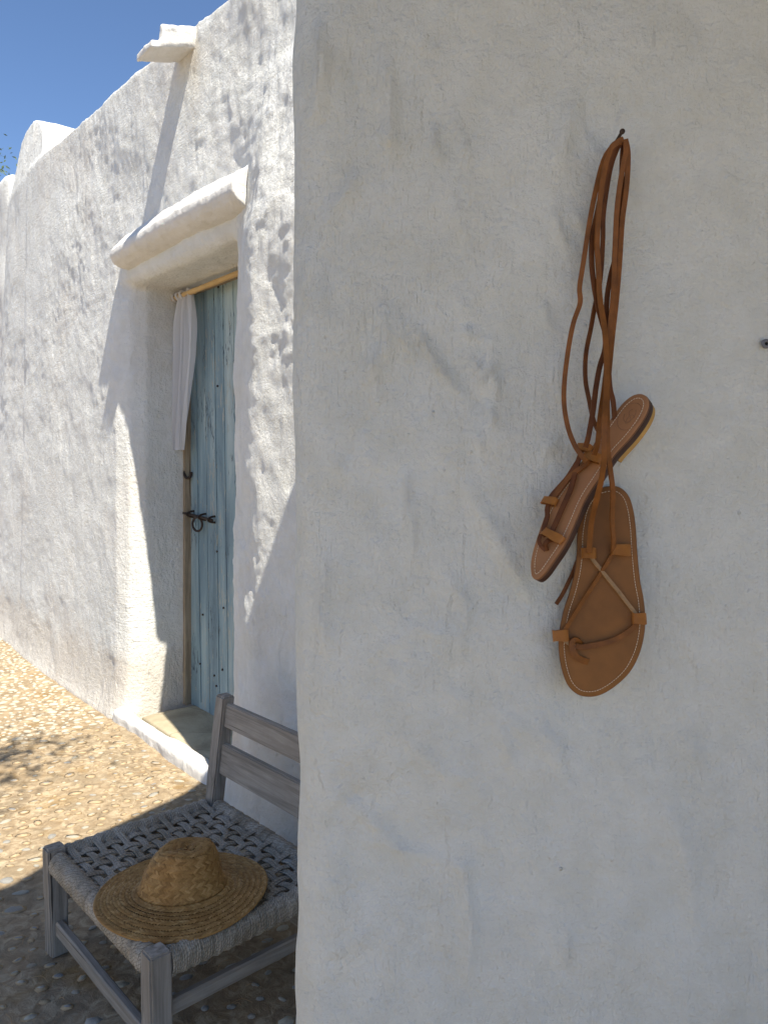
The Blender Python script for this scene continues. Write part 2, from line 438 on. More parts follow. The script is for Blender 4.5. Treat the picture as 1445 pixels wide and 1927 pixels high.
while tries < 90000 and len(pts) < 6000:
    tries += 1
    Yv = 1.25 + 7.5 * rr.random() ** 1.3; Xv = rr.uniform(-0.56 * Yv - 0.15, 0.1)
    s_, n_ = Vector((Xv, Yv, 0)).dot(U), Vector((Xv, Yv, 0)).dot(N)
    if n_ < wall_n(s_) + 0.03: continue
    worn = 0 if (s_ > 3.9 or n_ > 9) else 1
    rad = rr.uniform(0.010, 0.021) if not worn else rr.uniform(0.008, 0.021) * (1.15 if s_ < 2.6 else 1)
    dens = 0.5 + 0.5 * float(mnoise.noise(Vector((Xv * 1.3, Yv * 1.3, 3))))
    gap = rad * (1.25 if not worn else 1.3 + 1.1 * (1 - dens) + (0.35 if s_ < 2.6 else 0))
    c = (int(Xv / 0.08), int(Yv / 0.08)); ok = True
    for a in (-1, 0, 1):
        for b in (-1, 0, 1):
            for q in cell.get((c[0] + a, c[1] + b), ()):
                if (q[0] - Xv) ** 2 + (q[1] - Yv) ** 2 < (gap + q[3]) ** 2: ok = False
    if not ok: continue
    q = (Xv, Yv, rad, gap, s_, n_); cell.setdefault(c, []).append(q); pts.append(q)
gh = ground_h(np.array([[p[0], p[1], 0] for p in pts]))
def vis_size(p):
    fr = abs(p[0]) / p[1] < 0.52 and p[0] / p[1] < -0.09 and CAM_H / p[1] < 0.70
    return (p[2] / p[1]) if fr else -1
order = sorted(range(len(pts)), key=lambda i: -vis_size(pts[i]))
single = set(order[:295])
BV, BF = [], []; KV, KF = [], []; PV, PF = [], []
tmpl = []
for k in range(6):
    bm = bmesh.new(); bmesh.ops.create_icosphere(bm, subdivisions=1, radius=1)
    tmpl.append(([v.co.copy() for v in bm.verts], [tuple(v.index for v in f.verts) for f in bm.faces])); bm.free()
for i, (x, y, rad, gap, s_, n_) in enumerate(pts):
    worn = s_ < 3.95
    ang = 0.35 + rr.gauss(0, 0.45)
    el = rr.uniform(0.9, 1.5); zz = gh[i] - rad * (0.12 if worn else 0.02) - rr.random() * rad * (0.22 if worn and s_ > 2.6 else 0.06)
    M = Matrix.Translation((x, y, zz)) @ Matrix.Rotation(ang, 4, 'Z') @ Matrix.Rotation(rr.gauss(0, 0.12), 4, 'X') @ Matrix.Diagonal((rad * el, rad, rad * 0.8, 1))
    if worn and s_ > 1.9 and rr.random() < 0.75:
        tv, tf = tmpl[i % 6]; b0 = len(KV); M2 = Matrix.Translation((x, y, gh[i] - 0.001)) @ Matrix.Rotation(ang, 4, 'Z')
        for v in tv:
            k = 1.38 * (1 + 0.22 * mnoise.noise(v * 1.6 + Vector((i, 0, 0)))); KV.append(M2 @ Vector((v.x * rad * el * k, v.y * 0.78 * rad * k, v.z * 0.0032)))
        KF += [tuple(b0 + j for j in f) for f in tf]
    if i in single:
        o = bpy.data.objects.new('pebble', rr.choice(peb_me if worn else peb_pale)); link(o, ground); o.matrix_local = M
    else:
        BVx, BFx = (BV, BF) if worn else (PV, PF); tv, tf = tmpl[i % 6]; b0 = len(BVx); el2 = rr.uniform(0.6, 0.9)
        BVx += [M @ Vector((v.x, v.y * el2, v.z * 0.5)) for v in tv]; BFx += [tuple(b0 + j for j in f) for f in tf]
o = mesh_obj('pebbles', BV, BF, MAT['pebbles'], ground); tag(o, kind='stuff')
o = mesh_obj('pebbles', PV, PF, MAT['pebbles_pale'], ground); tag(o, kind='stuff')
o = mesh_obj('mortar_collars', KV, KF, MAT['collar'], ground); tag(o, kind='stuff')
# dry grass bits and twigs lying about
V_, F_, Q_ = [], [], []
for k in range(70):
    Yv = rr.uniform(1.5, 4.2); Xv = rr.uniform(-0.52 * Yv, -0.1 - 0.1 * Yv); a = rr.uniform(0, 6.28); l_ = rr.uniform(0.015, 0.06)
    p0 = Vector((Xv, Yv, 0.012)); d = Vector((math.cos(a), math.sin(a), 0))
    if p0.dot(N) < -1.4: continue
    path = catmull([p0, p0 + d * l_ * .5 + Vector((-d.y, d.x, 0)) * l_ * rr.uniform(-.2, .2) + Vector((0, 0, .004)), p0 + d * l_], 3)
    sweep(path, circ(0.0007, 4), V=V_, Fc=F_, UVs=Q_)
o = mesh_obj('dry_stalks', V_, F_, m_simple('dry_straw', (0.42, 0.27, 0.13), 0.8), None)
tag(o, 'dry brown stalks and twigs scattered over the pebbled ground', 'plant debris', kind='stuff')

# ================================================================== HOUSE
house = thing('whitewashed_house', 'whitewashed house with rounded roofline, blue door and projecting roof spout', 'house', (0, 0, 0), (0, 0, WA))
# local axes: x = along the wall (away), y = out of the wall, z = up
SL, SR, ZT = 3.815, 2.785, 2.235             # opening
NF, ND = -1.50, -1.835                       # wall face, door plane
bm = bmesh.new()
yb = -2.15
# left pier with its big rounded arris and end return
prism(bm, [(SL - 0.005, ND - 0.02), (SL - 0.005, NF - 0.10), (SL + 0.045, NF - 0.03), (SL + 0.16, NF + 0.0), (5.6, NF), (5.6, yb), (SL, yb)], -0.2, 3.13, 'z')
# right pier
prism(bm, [(SR, yb), (SR, NF - 0.055), (SR - 0.02, NF - 0.03), (SR - 0.10, NF - 0.004), (SR - 0.20, NF), (-1.2, NF), (-1.2, yb)], -0.2, 3.13, 'z')
# lintel part
prism(bm, [(yb, ZT), (NF - 0.04, ZT), (NF - 0.008, ZT + 0.03), (NF, ZT + 0.2), (NF, 3.13), (yb, 3.13)], SR - 0.3, SL + 0.3, 'x')
# behind the door
prism(bm, [(SR - 0.2, yb), (SR - 0.2, ND - 0.07), (SL + 0.2, ND - 0.07), (SL + 0.2, yb)], -0.2, ZT + 0.2, 'z')
# rounded parapet top
prism(bm, [(yb, 3.0), (NF - 0.002, 3.0), (NF - 0.015, 3.09), (NF - 0.06, 3.15), (NF - 0.15, 3.19), (NF - 0.4, 3.20), (yb, 3.16)], -1.2, 5.5, 'x')
# raised rounded end, running back from the wall
prism(bm, [(5.22, -0.2)] + [(5.95 - 0.73 * math.cos(t), 3.10 + 0.40 * math.sin(t)) for t in np.linspace(0, math.pi, 18)] + [(6.68, -0.2)], -2.9, NF - 0.012, 'y')
fix(bm)
wall = bm_obj('wall', bm, MAT['wall'], house)
remesh(wall, 0.0125, 9, 0.5)
def rough_wall(o, amp=1.0, seed=0, flare=True):
    me = o.data; c = co(me); nn = nrm(me)
    d = 0.016 * fbm(c * 1.6, 2, 1 + seed) + 0.010 * fbm(c * 5.2, 2, 5 + seed)
    st = c * np.array([1, 1, 0.62])
    rid = 1 - np.abs(fbm(st * 11 + 3, 2, 11 + seed)) * 2
    d += 0.0036 * fbm(c * 15, 3, 21 + seed) + 0.0018 * np.clip(rid, 0, 1) ** 3
    d += 0.0026 * vnoise(c * 38, 31 + seed) * np.clip(0.6 + fbm(c * 2.2, 2, 61), 0, 2)
    rgh = np.clip(0.62 + 0.6 * fbm(c * 1.1 + 9, 2, 41) + 0.45 * np.clip((2.95 - c[:, 0]) / 0.3, 0, 1), 0.3, 1.6)
    # smoother band round the door
    q = np.hypot(np.clip(np.abs(c[:, 0] - 3.28) - 0.53, 0, 9), np.clip(c[:, 2] - 2.25, 0, 9))
    rgh = np.where(c[:, 0] > 3.3, rgh * (0.25 + 0.75 * np.clip((q - 0.05) / 0.13, 0, 1)), rgh)
    out = c + nn * (d * amp)[:, None] * rgh[:, None]
    if flare:
        fr = c[:, 1] > -1.9
        zz = np.clip(c[:, 2], 0, 3.5)
        t_ = np.clip((SR - c[:, 0]) / 0.42, 0, 1); t_ = t_ * t_ * (3 - 2 * t_) * np.clip((c[:, 0] + 1.2) / 2.0, 0, 1)
        out[:, 1] += np.where(c[:, 0] < SR + 0.02, 0.100 * t_ * np.clip((2.80 - c[:, 2]) / 0.6, 0, 1), 0)
        up_ = np.clip((c[:, 2] - 2.7) / 0.4, 0, 1)
        out[:, 2] += up_ * 0.050 * (np.clip(c[:, 0], 0, 5.6) - 4.05)
        e_ = np.clip(c[:, 0] - 5.15, 0, 2)
        out[:, 1] -= (0.02 + 0.05 * (1 - zz / 3.5)) * e_ ** 1.5 + 0.12 * np.clip(e_ - 0.75, 0, 1) ** 2
        out[:, 1] -= np.where(e_ > 0, 0.16 * np.clip(c[:, 2] - 3.10, 0, 1) * np.clip(e_ / 0.2, 0, 1), 0)
        out[:, 2] += 0.092 * up_
        out[:, 0] += np.where(c[:, 0] > 5.2, (c[:, 0] - 5.2) * ((1.97 - 0.345 * zz) - 1), 0)
        out[:, 0] += 0.085 * np.clip(1 - zz / 2.3, 0, 1) * np.clip(1 - np.abs(c[:, 0] - SL) / 0.45, 0, 1)
        out[:, 0] += 0.045 * np.clip(1 - zz / 2.3, 0, 1) * np.clip(1 - np.abs(c[:, 0] - SR) / 0.4, 0, 1)
        out[:, 1] += np.where(fr, 0.05 * np.exp(-np.clip(c[:, 2], 0, 9) / 0.12) - 0.012 * (c[:, 2] - 1.3), 0)
    setco(me, out)
rough_wall(wall)

# hood over the door
bm = bmesh.new()
prof = [(NF - 0.1, 2.295), (NF + 0.02, 2.312), (NF + 0.056, 2.333), (NF + 0.074, 2.360), (NF + 0.072, 2.392), (NF + 0.05, 2.42), (NF + 0.0, 2.475), (NF - 0.1, 2.52)]
prism(bm, prof, 2.59, 3.84, 'x'); fix(bm)
hood = bm_obj('door_hood', bm, MAT['smooth'], house); remesh(hood, 0.009, 5, 0.5)
me = hood.data; c = co(me); n_ = nrm(me)
c[:, 2] += 0.012 * np.sin((c[:, 0] - 2.64) * 2.4) - 0.008
setco(me, c + n_ * (0.008 * fbm(c * 6, 2, 3) + 0.004 * fbm(c * 22, 3, 8))[:, None])
# roof spout: a plastered trough of stone slab
bm = bmesh.new()
sp = [(3.045, 3.085), (3.055, 3.10), (3.075, 3.098), (3.085, 3.05), (3.18, 3.045), (3.19, 3.07), (3.215, 3.075), (3.228, 3.065), (3.222, 3.02), (3.052, 3.02)]
prism(bm, sp, NF - 0.2, NF + 0.130, 'y')
prism(bm, [(3.06, 3.012), (3.21, 3.012), (3.21, 3.04), (3.06, 3.04)], NF - 0.2, NF + 0.170, 'y'); fix(bm)
spout = bm_obj('roof_spout', bm, MAT['smooth'], house); remesh(spout, 0.006, 2, 0.5)
me = spout.data; c = co(me); n_ = nrm(me); c[:, 2] += 0.055 - 0.30 * (c[:, 1] - NF)
setco(me, c + n_ * (0.006 * fbm(c * 14, 2, 3) + 0.002 * fbm(c * 50, 2, 8))[:, None])
me = spout.data

# doorstep: cement slab with a whitewashed lip
step = bpy.data.objects.new('doorstep', None); link(step, house)
bm = bmesh.new(); boxv(bm, SR - 0.1, SL + 0.02, ND - 0.06, NF - 0.04, -0.1, 0.034); fix(bm)
slab = bm_obj('slab', bm, MAT['step'], step); remesh(slab, 0.013, 1)
me = slab.data; c = co(me); n_ = nrm(me); setco(me, c + n_ * (0.004 * fbm(c * 6, 3, 3))[:, None])
bm = bmesh.new(); prism(bm, [(NF - 0.03, -0.1), (NF - 0.03, 0.036), (NF - 0.005, 0.052), (NF + 0.035, 0.058), (NF + 0.058, 0.040), (NF + 0.066, -0.1)], SR - 0.45, SL + 0.16, 'x'); fix(bm)
lip = bm_obj('whitewashed_lip', bm, MAT['smooth'], step); remesh(lip, 0.008, 3)
me = lip.data; c = co(me); n_ = nrm(me)
setco(me, c + n_ * (0.012 * fbm(c * 4, 2, 3) + 0.006 * fbm(c * 16, 3, 8))[:, None])

# door
door = bpy.data.objects.new('door', None); link(door, house); tag(door, 'tall narrow blue plank door with flaking paint')
edges = [3.96, 3.640, 3.436, 3.235, 3.03, 2.68]
for a, b in zip(edges[1:], edges[:-1]):
    bm = bmesh.new(); boxv(bm, a + 0.0015, b - 0.0015, ND - 0.03, ND + rr.uniform(-0.002, 0.002), 0.030, 2.262); fix(bm)
    bmesh.ops.bevel(bm, geom=[e for e in bm.edges if abs(e.verts[0].co.z - e.verts[1].co.z) > 1], offset=0.003, segments=2, affect='EDGES')
    bm_obj('plank', bm, MAT['blue'], door)
# shallow bead running down two planks
for xx in (3.74, 3.53, 3.335):
    bm = bmesh.new(); boxv(bm, xx - 0.003, xx + 0.003, ND - 0.01, ND + 0.0045, 0.07, 2.25); fix(bm); bm_obj('bead', bm, MAT['blue'], door)
# bolt, ring, staples, hook
def tube_obj(name, pts, r, mat, parent, k=8, sub=5):
    V, Fc, Q = sweep(catmull(pts, sub), circ(r, k), up=Vector((0, 0.13, 1)))
    return mesh_obj(name, V, Fc, mat, parent, uvs=Q)
zb = 1.082
tube_obj('bolt', [(3.885, ND + 0.028, zb), (3.70, ND + 0.028, zb - 0.010), (3.535, ND + 0.026, zb - 0.022)], 0.0075, MAT['iron'], door)
tube_obj('bolt_ring', [Vector((3.665, ND + 0.034, zb - 0.015)) + Vector((0.030 * math.sin(t) + 0.018, 0.012 * math.sin(t), -0.036 + 0.036 * math.cos(t))) for t in np.linspace(0, 6.28, 14)], 0.006, MAT['iron'], door)
for xx, zz in ((3.79, zb - 0.005), (3.655, zb - 0.013), (3.55, zb - 0.02)):
    tube_obj('bolt_staple', [Vector((xx, ND - 0.005 + 0.046 * math.sin(t), zz + 0.016 * math.cos(t))) for t in np.linspace(0, math.pi, 9)], 0.0055, MAT['iron'], door)
tube_obj('hook', [(3.83, ND, 1.305), (3.83, ND + 0.03, 1.30), (3.822, ND + 0.03, 1.275), (3.81, ND + 0.02, 1.268), (3.80, ND + 0.012, 1.28), (3.795, ND + 0.01, 1.30)], 0.008, MAT['iron'], door)
for xx, zz in ((3.48, 2.21), (3.50, 1.73), (3.47, 0.62), (3.58, 0.25), (3.70, 0.55), (3.74, 0.28), (3.53, 0.9), (3.56, 0.2), (3.49, 0.3)):
    bm = bmesh.new(); bmesh.ops.create_cone(bm, cap_ends=True, segments=10, radius1=0.006, radius2=0.005, depth=0.006, matrix=Matrix.Translation((xx, ND + 0.003, zz)) @ Matrix.Rotation(R(90), 4, 'X'))
    bm_obj('nail_head', bm, MAT['iron'], door)
# frame
fr = bpy.data.objects.new('door_frame', None); link(fr, house)
bm = bmesh.new(); boxv(bm, 3.790, 3.850, ND - 0.03, ND + 0.032, 0.03, 2.25); fix(bm)
for v in bm.verts: v.co.x += 0.075 * (1 - v.co.z / 2.25)
bmesh.ops.subdivide_edges(bm, edges=[e for e in bm.edges if abs(e.verts[0].co.z - e.verts[1].co.z) > 1], cuts=40)
for v in bm.verts: v.co.x += 0.002 * mnoise.noise(v.co * 9)
bm_obj('jamb_post', bm, MAT['frame_wood'], fr)
bm = bmesh.new(); boxv(bm, 2.60, 3.824, ND - 0.02, ND + 0.022, 2.215, 2.25); fix(bm); bm_obj('head_rail', bm, MAT['frame_wood'], fr)

# bamboo curtain pole and curtain
pole = thing('curtain_pole', 'bamboo pole wedged across the top of the blue door', 'curtain pole', (0, 0, 0), (0, 0, WA))
V, Fc, Q = sweep(catmull([(3.86, ND + 0.085, 2.195), (3.4, ND + 0.085, 2.198), (2.78, ND + 0.085, 2.205)], 20), circ(0.013, 12),
                 scale=lambda t: 1 + 0.16 * math.exp(-((t * 4.6 % 1) - 0.5) ** 2 / 0.0012))
mesh_obj('cane', V, Fc, MAT['cane'], pole)
ring = thing('curtain', 'sheer white gathered curtain hanging beside the blue door', 'curtain', (0, 0, 0), (0, 0, WA))
V, Fc = [], []; NZ, NX = 60, 70
for i in range(NZ + 1):
    t = i / NZ; z = 2.215 - 0.80 * t
    wdt = 0.100 + 0.125 * math.sin(min(1, t * 3.4) * math.pi / 2) * (1 - max(0, t - 0.42) / 0.58 * 0.97)
    xc = 3.672 + 0.105 * t + 0.035 * max(0, t - 0.4) ** 1.0
    for j in range(NX + 1):
        a = j / NX
        fold = math.sin(a * 2 * math.pi * 3.7 + 1.1 * math.sin(t * 4)) * (0.027 + 0.006 * math.sin(a * 9)) * (0.6 + 0.4 * min(1, t * 5)) * (1 - 0.6 * t)
        V.append((xc + wdt * (a - 0.5) + 0.006 * math.sin(a * 31), ND + 0.078 + fold, z + 0.006 * math.sin(a * 29) * (t < 0.02)))
for i in range(NZ):
    for j in range(NX):
        k = i * (NX + 1) + j; Fc.append((k, k + 1, k + NX + 2, k + NX + 1))
mesh_obj('cloth', V, Fc, MAT['curtain'], ring)
for xx in (3.70, 3.745, 3.79):
    V, Fc, Q = sweep(catmull([Vector((xx + 0.004 * math.sin(t * 2), ND + 0.085 + 0.017 * math.sin(t), 2.197 + 0.019 * math.cos(t))) for t in np.linspace(0, 6.28, 11)], 3), circ(0.006, 6, 0.010), up=Vector((1, 0, 0)))
    mesh_obj('tie_tab', V, Fc, MAT['curtain'], ring)

# ================================================================== NEIGHBOURING HOUSE beyond
nb = thing('neighbour_house', 'second white house past the rounded wall end, at the left picture edge', 'house', (0, 0, 0), (0, 0, WA))
bm = bmesh.new(); boxv(bm, 7.0, 11, -4.5, -1.78, -0.2, 3.74); fix(bm)
w2 = bm_obj('wall', bm, MAT['wall'], nb); remesh(w2, 0.04, 5); me = w2.data; c = co(me); n_ = nrm(me)
setco(me, c + n_ * (0.03 * fbm(c * 1.5, 2, 3) + 0.01 * fbm(c * 6, 3, 8))[:, None])
bm = bmesh.new(); prism(bm, [(-1.9, 2.72), (-1.62, 2.74), (-1.60, 2.80), (-1.66, 2.86), (-1.9, 2.9)], 7.75, 8.8, 'x'); fix(bm)
h2 = bm_obj('door_hood', bm, MAT['smooth'], nb); remesh(h2, 0.02, 3)
bm = bmesh.new()
boxv(bm, 7.80, 8.6, -1.76, -1.69, 0.1, 2.71); fix(bm); bm_obj('shutter', bm, MAT['brown'], nb)

# ================================================================== NEAR WALL
nw = thing('near_wall', 'smooth whitewashed wall in shade on which the sandals hang', 'wall')
bm = bmesh.new()
def edge_x(z): return -0.1125 + 0.004 * math.sin(z * 2.3 + 1.0) - 0.005 * (1.35 - z) * 0.7
prism(bm, [(-0.098, 1.012), (-0.074, 1.0), (1.35, 1.0), (1.35, 1.34), (-0.07, 1.34), (-0.112, 1.29), (-0.112, 1.035)], -0.1, 2.60, 'z'); fix(bm)
nwm = bm_obj('wall', bm, MAT['near'], nw)
remesh(nwm, 0.0062, 12, 0.5)
me = nwm.data; c = co(me); n_ = nrm(me)
d = 0.0100 * fbm(c * 2.6, 2, 71) + 0.0065 * fbm(c * np.array([9, 9, 6]), 2, 75)
d += 0.0024 * fbm(c * np.array([26, 26, 13]), 3, 78) + 0.0050 * np.clip(fbm(c * np.array([9, 9, 3.5]), 3, 79), -0.1, 1)
# trowel ridges: a few curved strokes standing proud
px, pz = c[:, 0], c[:, 2]
def stroke(pts, wd_, h):
    r = np.full(len(px), 9.0); tt = np.zeros(len(px)); K = len(pts) - 1
    for k in range(K):
        a = np.array(pts[k]); b = np.array(pts[k + 1]); ab = b - a; L2 = (ab ** 2).sum()
        t = np.clip(((px - a[0]) * ab[0] + (pz - a[1]) * ab[1]) / L2, 0, 1)
        dd = np.hypot(px - a[0] - t * ab[0], pz - a[1] - t * ab[1])
        m_ = dd < r; r = np.where(m_, dd, r); tt = np.where(m_, (k + t) / K, tt)
    return h * np.exp(-(r / wd_) ** 2) * np.sin(np.clip(tt, 0.02, 0.98) * math.pi) ** 0.5
def NWp(x, y):  # metres on the wall face from the photo
    a, b = (x - CX) / F_PX, (y - CY) / F_PX
    q = math.cos(PITCH) - b * math.sin(PITCH)
    return (a / q, CAM_H + (-math.sin(PITCH) - b * math.cos(PITCH)) / q)
STR = [([(770, 600), (800, 640), (835, 700), (870, 745)], .006, .0032), ([(805, 615), (850, 680), (900, 760), (925, 800)], .006, -.003),
       ([(880, 660), (905, 700), (915, 745)], .006, .003), ([(920, 680), (935, 720), (932, 760)], .006, .0032),
       ([(790, 635), (785, 680), (770, 705)], .005, -.0032), ([(740, 745), (700, 790), (670, 830), (655, 880), (650, 930)], .005, -.003),
       ([(720, 110), (735, 200), (738, 300)], .012, .005), ([(650, 80), (668, 170), (680, 240)], .008, -.005), ([(1070, 190), (1060, 260), (1040, 330)], .014, .004),
       ([(1035, 385), (1048, 430), (1066, 470)], .006, .003), ([(610, 440), (622, 540), (640, 600)], .008, -.004), ([(720, 560), (735, 640), (728, 690)], .012, .004),
       ([(770, 880), (775, 960), (780, 1050)], .006, .0032), ([(640, 1500), (720, 1560), (790, 1640)], .01, .004), ([(690, 1250), (780, 1180), (860, 1200)], .01, .0035),
       ([(870, 1600), (890, 1750), (880, 1850)], .010, .0035), ([(600, 1600), (660, 1500), (700, 1490)], .008, -.004), ([(1000, 810), (900, 832), (820, 835)], .0035, .0014),
       ([(1050, 792), (950, 818), (870, 826)], .003, -.0012), ([(930, 1330), (1010, 1390), (1080, 1480)], .010, .0035), ([(760, 1380), (830, 1450), (900, 1470)], .009, .003),
       ([(985, 1540), (950, 1600), (930, 1680)], .010, -.003), ([(620, 1040), (612, 1150), (625, 1240)], .008, .0035), ([(860, 880), (960, 1060), (1000, 1130)], .012, .003),
       ([(680, 1580), (760, 1600), (900, 1640)], .010, .0035), ([(840, 1080), (880, 1140), (860, 1230)], .009, .003), ([(1250, 1500), (1290, 1620), (1300, 1750)], .014, .003),
       ([(940, 520), (905, 545), (870, 590)], .006, .002), ([(600, 40), (612, 120), (605, 220)], .008, .005)]
rs = random.Random(29)
for k in range(46):   # short smears of the brush
    x0, y0 = rs.uniform(580, 1100 if k % 3 else 1440), rs.uniform(20, 1900); a = rs.gauss(1.35, 0.45); l_ = rs.uniform(30, 130)
    STR.append(([(x0, y0), (x0 + l_ * .5 * math.cos(a) + rs.uniform(-8, 8), y0 + l_ * .5 * math.sin(a)), (x0 + l_ * math.cos(a), y0 + l_ * math.sin(a))], rs.uniform(.006, .012), rs.uniform(.001, .0032)))
front = n_[:, 1] < -0.3
for pts_, w_, h_ in STR:
    if h_ < 0: h_ *= 0.45
    d += np.where(front, stroke([NWp(*p) for p in pts_], w_ * 0.80, h_ * (2.5 if abs(pts_[0][1] - pts_[-1][1]) > abs(pts_[0][0] - pts_[-1][0]) else 1.3)), 0)
lower = np.clip((1.5 - pz) / 1.0, 0, 1)
te_ = fbm(c * np.array([3.4, 3.4, 2.2]), 4, 91)
d += 0.0008 * np.tanh((te_ - 0.08) * 25)
d += lower * 0.0030 * (1 - 2 * np.abs(fbm(c * np.array([7, 7, 5]), 3, 85)))
out = c + n_ * d[:, None]
sel = c[:, 0] < 0.2
out[:, 0] += np.where(sel, (0.2 - c[:, 0]) / 0.31 * (-0.0045 + 0.0045 * (pz - 1.25) + 0.0022 * np.sin(pz * 7 + 1) + 0.0012 * np.sin(pz * 17)), 0)
setco(me, out)

def on_wall(x, y):
    p = NWp(x, y); return Vector((p[0], 1.0, p[1]))
# plug hole near the right edge
V = []; Fc = []
pl = on_wall(1437, 648)
bm = bmesh.new(); M = Matrix.Translation((pl.x, 0.9955, pl.z)) @ Matrix.Rotation(R(90), 4, 'X')
outer = [bm.verts.new(M @ Vector((0.0062 * math.cos(t) * (1 + .12 * math.sin(3 * t)), 0.0062 * math.sin(t), 0.0))) for t in np.linspace(0, 6.283, 25)[:-1]]
mid = [bm.verts.new(M @ Vector((0.0040 * math.cos(t), 0.0040 * math.sin(t), 0.0025))) for t in np.linspace(0, 6.283, 25)[:-1]]
inn = [bm.verts.new(M @ Vector((0.0022 * math.cos(t), 0.0022 * math.sin(t), 0.0018))) for t in np.linspace(0, 6.283, 25)[:-1]]
deep = [bm.verts.new(M @ Vector((0.0020 * math.cos(t), 0.0020 * math.sin(t), -0.02))) for t in np.linspace(0, 6.283, 25)[:-1]]
for A, B in ((outer, mid), (mid, inn), (inn, deep)):
    for i in range(24): bm.faces.new((A[i], A[(i + 1) % 24], B[(i + 1) % 24], B[i]))
fix(bm); o = bm_obj('wall_plug', bm, MAT['plug'], nw, True)
o = mesh_obj('hole_shade_disc', [M @ Vector((0.0021 * math.cos(t), 0.0021 * math.sin(t), 0.0008)) for t in np.linspace(0, 6.283, 17)[:-1]], [tuple(range(16))], MAT['hole_shade'], nw)  # flat black disc, the shade inside the plug painted on

# ================================================================== PORCH ROOF over the sandals and chair (above the frame)
pr = thing('porch_roof', 'boarded porch roof on beams shading the sandals and the chair', 'roof', (0, 0, 0), (0, 0, WA))
ZR = 2.62
bm = bmesh.new()
def redge(n): return float(np.interp(n, [-1.5, -1.0, -0.67, -0.29, -0.21, 0.3, 1.0], [1.338, 1.06, 0.966, 0.785, 0.779, 0.70, 0.6]))
prism(bm, [(-2.4, -1.75), (redge(-1.5), -1.75), (1.338, -1.5), (1.06, -1.0), (0.966, -0.67), (0.785, -0.29), (0.779, -0.21), (0.74, 0.25), (-2.4, 0.25)], ZR + 0.03, ZR + 0.11, 'z'); fix(bm)
bm_obj('roof_slab', bm, MAT['smooth'], pr)
for k in range(11):
    n0 = -1.48 + k * 0.155; bm = bmesh.new(); boxv(bm, -2.38, redge(max(n0, -1.5)) - 0.10, n0 + 0.003, n0 + 0.15, ZR, ZR + 0.0295); fix(bm); bm_obj('board', bm, MAT['ceiling'], pr)
for k in range(6):
    s0 = -2.3 + k * 0.57; bm = bmesh.new(); boxv(bm, s0, s0 + 0.09, -1.5, 0.22 - 0.06 * k, ZR - 0.11, ZR - 0.001); fix(bm)
    bm_obj('beam', bm, MAT['beam_wood'], pr)

# ================================================================== BOUNCE WALL, unseen, added on the left to throw light on the near wall
cw = thing('bounce_wall', 'unseen white wall added on the left to bounce sunlight onto the near wall', 'wall')
bm = bmesh.new(); boxv(bm, -3.95, -3.45, -6.0, 0.9, -0.1, 2.9); fix(bm)
o = bm_obj('wall', bm, MAT['smooth'], cw); remesh(o, 0.04, 5); me = o.data; c = co(me); n_ = nrm(me)
setco(me, c + n_ * (0.03 * fbm(c * 1.5, 2, 3))[:, None])

# ================================================================== CHAIR
chair = thing('chair', 'low weathered grey wooden chair with woven rope seat beside the wall', 'chair', W(1.858, -0.872, 0), (0, 0, WA + R(2.6)))
# local: x along the wall (far end +), y outwards (front +)
hx, hy, ls = 0.305, 0.244, 0.025
def leg_bm(x, y, z0, z1, lean=0.0, sx=ls, sy=ls):
    bm = bmesh.new(); rows = 14; prev = None; rg = random.Random(int(x * 1000 + y * 77))
    for k in range(rows + 1):
        t = k / rows; z = z0 + (z1 - z0) * t; q = max(0, (z - 0.25)) ; dy = -lean * q / max(1e-6, z1 - 0.25)
        wob = 1 + 0.03 * math.sin(t * 7 + x * 9)
        r = [bm.verts.new((x + a * sx * wob, y + b * sy * wob + dy, z)) for a, b in ((-1, -1), (1, -1), (1, 1), (-1, 1))]
        if prev:
            for i in range(4): bm.faces.new((prev[i], prev[(i + 1) % 4], r[(i + 1) % 4], r[i]))
        else: bm.faces.new(r[::-1])
        prev = r
    bm.faces.new(prev); fix(bm)
    sharp = [e for e in bm.edges if e.calc_face_angle(0) > 0.8]
    bmesh.ops.bevel(bm, geom=sharp, offset=0.0045, segments=2, affect='EDGES')
    for v in bm.verts: v.co += Vector((mnoise.noise(v.co * 30), mnoise.noise(v.co * 30 + Vector((5, 5, 5))), mnoise.noise(v.co * 45 + Vector((9, 0, 0))) * (1.4 if v.co.z > z1 - 0.02 else 0.5))) * 0.0016
    return bm
for x, y in ((hx, hy), (-hx, hy)): bm_obj('leg', leg_bm(x, y, 0, 0.302), MAT['grey_z'], chair)
for x, y in ((hx, -hy), (-hx, -hy)):
    o = bm_obj('leg', leg_bm(x, y, 0, 0.612, 0.050, 0.026, 0.021), MAT['grey_z'], chair); tag(o, 'rear leg that rises as the leaning backrest post')
def beam(name, a, b, w, h, mat, parent, up=Vector((0, 0, 1))):
    sec = [(-w, -h), (w, -h), (w, h), (-w, h)]; c_ = min(w, h) * 0.35
    sec = [(-w + c_, -h), (w - c_, -h), (w, -h + c_), (w, h - c_), (w - c_, h), (-w + c_, h), (-w, h - c_), (-w, -h + c_)]
    V, Fc, Q = sweep([Vector(a).lerp(Vector(b), t / 10) for t in range(11)], sec, up=up)
    V = [v + Vector((mnoise.noise(v * 22), mnoise.noise(v * 22 + Vector((4, 0, 0))), mnoise.noise(v * 22 + Vector((0, 7, 0))))) * 0.0012 for v in V]
    return mesh_obj(name, V, Fc, mat, parent, smooth=False)
beam('stretcher', (hx - .02, hy, 0.080), (-hx + .02, hy, 0.080), 0.011, 0.020, MAT['grey_x'], chair)
beam('stretcher', (hx - .02, -hy, 0.10), (-hx + .02, -hy, 0.10), 0.011, 0.018, MAT['grey_x'], chair)
